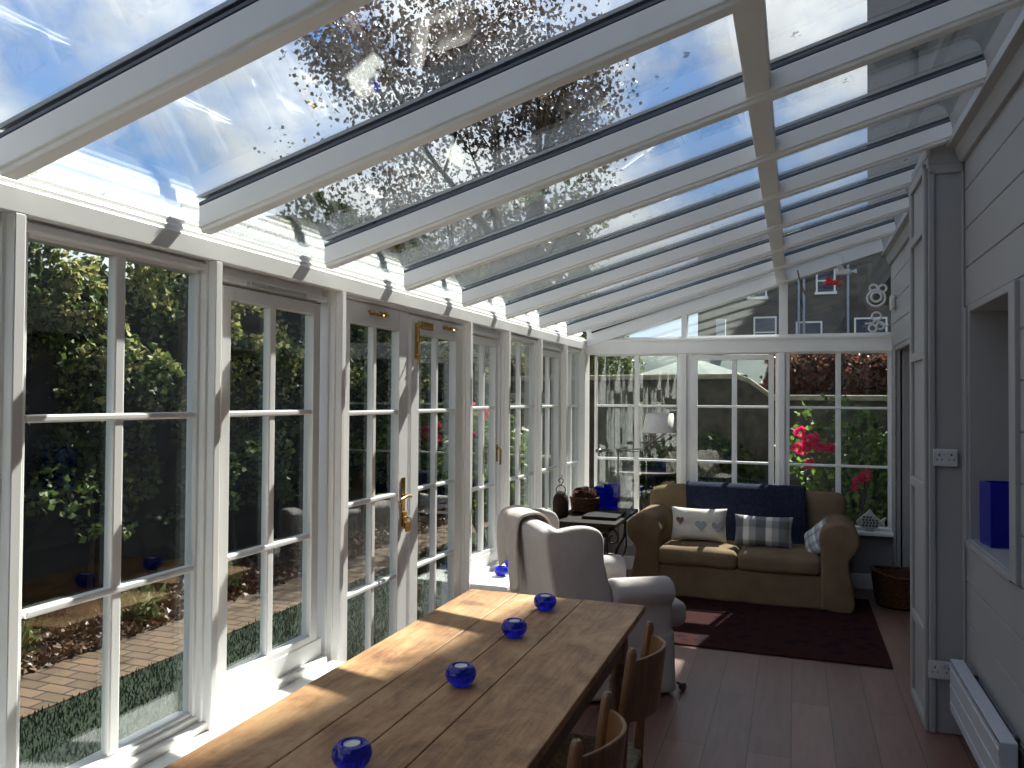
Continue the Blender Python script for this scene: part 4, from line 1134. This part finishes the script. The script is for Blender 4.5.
# parasol and garden table
PS = thing('garden_parasol', 'pale green parasol showing above the garden wall, in the middle end window', 'parasol', (-1.62, 13.4, GZ))
b = MB(); b.tube([(0, 0, 0), (0, 0, 2.44)], .022, 10); b.build('pole', M['fence'], PS, smooth=True)
b = MB(); vs = [(0, 0, 2.42)]; R_ = .95
for k in range(8): a = 2 * PI * (k + .5) / 8; vs.append((R_ * math.cos(a), R_ * math.sin(a), 2.12))
b.add(vs, [(0, k + 1, (k + 1) % 8 + 1) for k in range(8)]); b.build('canopy', M['parasol'], PS, solid=.01)
b = MB()
for k in range(8): a = 2 * PI * (k + .5) / 8; b.tube([(0, 0, 2.39), (R_ * .98 * math.cos(a), R_ * .98 * math.sin(a), 2.105)], .008, 5)
b.build('ribs', M['fence'], PS)
GT = thing('garden_table', 'round garden table in front of the garden wall, seen through the end windows', 'table', (-1.95, 10.9, GZ))
b = MB(); b.lathe([(0, .70), (.5, .70), (.5, .73), (0, .73)], n=24); b.build('tabletop', M['fence'], GT)
for k in range(4):
    a = PI / 4 + k * PI / 2; b = MB(); b.tube([(.15 * math.cos(a), .15 * math.sin(a), .70), (.4 * math.cos(a), .4 * math.sin(a), 0)], .02); b.build('leg', M['fence'], GT)

# distant buildings
BD = thing('stone_building', 'tall dark stone tenement with white sash windows, beyond the garden', 'building', (0, 35, GZ))
b = MB(); b.box(-4.0, 13, 0, 8, 0, 8.8); b.build('wall', M['facade'], BD)
paneM = mat('distant_panes', (.05, .07, .11), (.03, .04, .07), rough=.08, scale=2)
for (x, z, w, h) in ((1.2, 6.7, .62, .95), (-1.5, 6.6, .62, .95), (-1.2, 4.6, .8, 1.2), (.55, 4.35, .9, 1.2), (2.9, 4.4, 1.1, 1.3), (3.6, 7.0, .7, 1.2), (-3.0, 6.6, .62, .95)):
    b = MB(); x0_, x1_, z0_, z1_ = x - w / 2, x + w / 2, z - h / 2, z + h / 2
    b.box(x0_ - .07, x0_, -.05, .02, z0_, z1_); b.box(x1_, x1_ + .07, -.05, .02, z0_, z1_); b.box(x0_ - .07, x1_ + .07, -.05, .02, z1_, z1_ + .07); b.box(x0_ - .12, x1_ + .12, -.12, .02, z0_ - .1, z0_); b.box(x0_, x1_, -.03, .02, z - .03, z + .03)
    o = b.build('sash_window', M['curtainwhite'], BD)
    b = MB(); b.box(x0_, x1_, -.02, -.005, z0_, z1_); b.build('pane', paneM, o)
for x in (-.4, .15, .35, 2.05):
    b = MB(); b.tube([(x, -.08, .2), (x, -.08, 8.7)], .05, 8); b.build('drainpipe', mat('pipe_paint', (.25, .28, .34), rough=.6), BD, smooth=True)
CT = thing('outbuilding', 'low building with pale green roof and dormer beyond the garden wall', 'building', (-2.2, 22, GZ))
b = MB(); b.box(-5, 2.9, 0, 5, 0, 2.2); b.build('wall', M['facade'], CT)
b = MB(); b.ext([(-5.2, 2.15), (3.1, 2.15), (2.4, 3.55), (-4.6, 3.55)], lambda u, v, w_: (u, w_ + (v - 2.15) * 1.2, v), -.3, 2); b.build('roof', M['roof_slate'], CT)
b = MB(); b.box(1.55, 2.25, -.35, .6, 2.2, 2.95); o = b.build('dormer', M['roof_slate'], CT)
b = MB(); b.box(1.68, 2.12, -.37, -.34, 2.35, 2.85); b.build('pane', paneM, o)
b = MB(); b.box(.1, .35, .8, 1.1, 3.2, 4.0); b.build('chimney', mat('chimney_paint', (.45, .5, .56), rough=.8), CT)

# the house itself
HS = thing('house', 'dark stone house wall rising above the right side of the glass roof', 'house', (1.0, 4, 0), kind='structure')
b = MB(); b.box(.03, 6, -10, 8.9, 3.05, 24); b.box(.35, 6, -10, 3.7, GZ, 3.05); b.box(-.20, 0.0, -10, 3.52, 3.06, 3.16); b.box(.6, 6, 3.7, 8.9, GZ, 3.05); b.build('house_wall', M['housewall'], HS)
b = MB(); b.tube([(-.10, -10, 3.9), (-.10, 3.6, 3.9)], .045, 8); b.tube([(-.06, 3.3, 3.0), (-.06, 3.3, 10)], .04, 8); b.build('pipework', M['iron'], HS)
b = MB()
for (y, z) in ((-.6, 5.2), (-4, 5.2), (2.6, 5.4)):
    b.box(-.06, .01, y - .55, y + .55, z - .9, z + .9)
b.build('window_surrounds', M['stonew'], HS)

# ------------------------------------------------------------------ light
sun = bpy.data.lights.new('sun', 'SUN'); sun.energy = 11.5; sun.angle = math.radians(.6); sun.color = (1, .95, .87)
so = bpy.data.objects.new('sun', sun); C.objects.link(so)
d = Vector((-.21, -1.0, -1.16)); so.rotation_euler = d.to_track_quat('-Z', 'Y').to_euler()

w = bpy.data.worlds.new('sky'); sc.world = w; w.use_nodes = True; nt = w.node_tree
bg = nt.nodes['Background']
tc = nt.nodes.new('ShaderNodeTexCoord')
sp = nt.nodes.new('ShaderNodeSeparateXYZ'); L(nt, tc.outputs['Generated'], sp.inputs[0])
blue = ramp(nt, sp.outputs[2], [(0, (.42, .52, .66)), (.25, (.20, .36, .66)), (.6, (.095, .22, .56)), (1, (.05, .14, .44))])
mp = nt.nodes.new('ShaderNodeMapping'); mp.inputs['Scale'].default_value = (1, 1, 1.7); mp.inputs['Location'].default_value = (.35, .1, .2)
L(nt, tc.outputs['Generated'], mp.inputs[0])
n = nt.nodes.new('ShaderNodeTexNoise'); n.inputs['Scale'].default_value = 2.6; n.inputs['Detail'].default_value = 9; n.inputs['Roughness'].default_value = .58; n.inputs['Distortion'].default_value = .25
L(nt, mp.outputs[0], n.inputs['Vector'])
mask = ramp(nt, n.outputs['Fac'], [(.40, (0, 0, 0)), (.47, (.45, .45, .45)), (.56, (1, 1, 1))])
n2 = nt.nodes.new('ShaderNodeTexNoise'); n2.inputs['Scale'].default_value = 5; n2.inputs['Detail'].default_value = 6; L(nt, mp.outputs[0], n2.inputs['Vector'])
cl = ramp(nt, n2.outputs['Fac'], [(.3, (.46, .47, .50)), (.6, (.90, .90, .90))])
mx = nt.nodes.new('ShaderNodeMixRGB'); L(nt, mask, mx.inputs[0]); L(nt, blue, mx.inputs[1]); L(nt, cl, mx.inputs[2])
L(nt, mx.outputs[0], bg.inputs[0]); bg.inputs[1].default_value = 1.2

# ------------------------------------------------------------------ camera
f_px, yaw, pitch, roll = 784., math.radians(19.85), math.radians(1.05), math.radians(.38)
fw = Vector((-math.sin(yaw) * math.cos(pitch), math.cos(yaw) * math.cos(pitch), math.sin(pitch)))
r0 = Vector((math.cos(yaw), math.sin(yaw), 0)); u0 = r0.cross(fw)
Rr = r0 * math.cos(roll) + u0 * math.sin(roll); Uu = -r0 * math.sin(roll) + u0 * math.cos(roll)
cam = bpy.data.cameras.new('camera'); co_ = bpy.data.objects.new('camera', cam); C.objects.link(co_)
mt = Matrix((Rr, Uu, -fw)).transposed().to_4x4(); mt.translation = (0, 0, 1.62); co_.matrix_world = mt
cam.sensor_width = 36; cam.lens = f_px / 1024 * 36; cam.clip_start = .02; cam.clip_end = 200
sc.camera = co_

vs_ = sc.view_settings; vs_.view_transform = 'Standard'; vs_.look = 'None'; vs_.gamma = 1; vs_.use_curve_mapping = False; vs_.exposure = .42
cy = sc.cycles
cy.use_denoising = True; cy.max_bounces = 10; cy.diffuse_bounces = 8; cy.glossy_bounces = 5; cy.transmission_bounces = 8; cy.transparent_max_bounces = 24
cy.caustics_reflective = False; cy.caustics_refractive = False; cy.sample_clamp_indirect = 8
try: cy.denoiser = 'OPENIMAGEDENOISE'
except Exception: pass
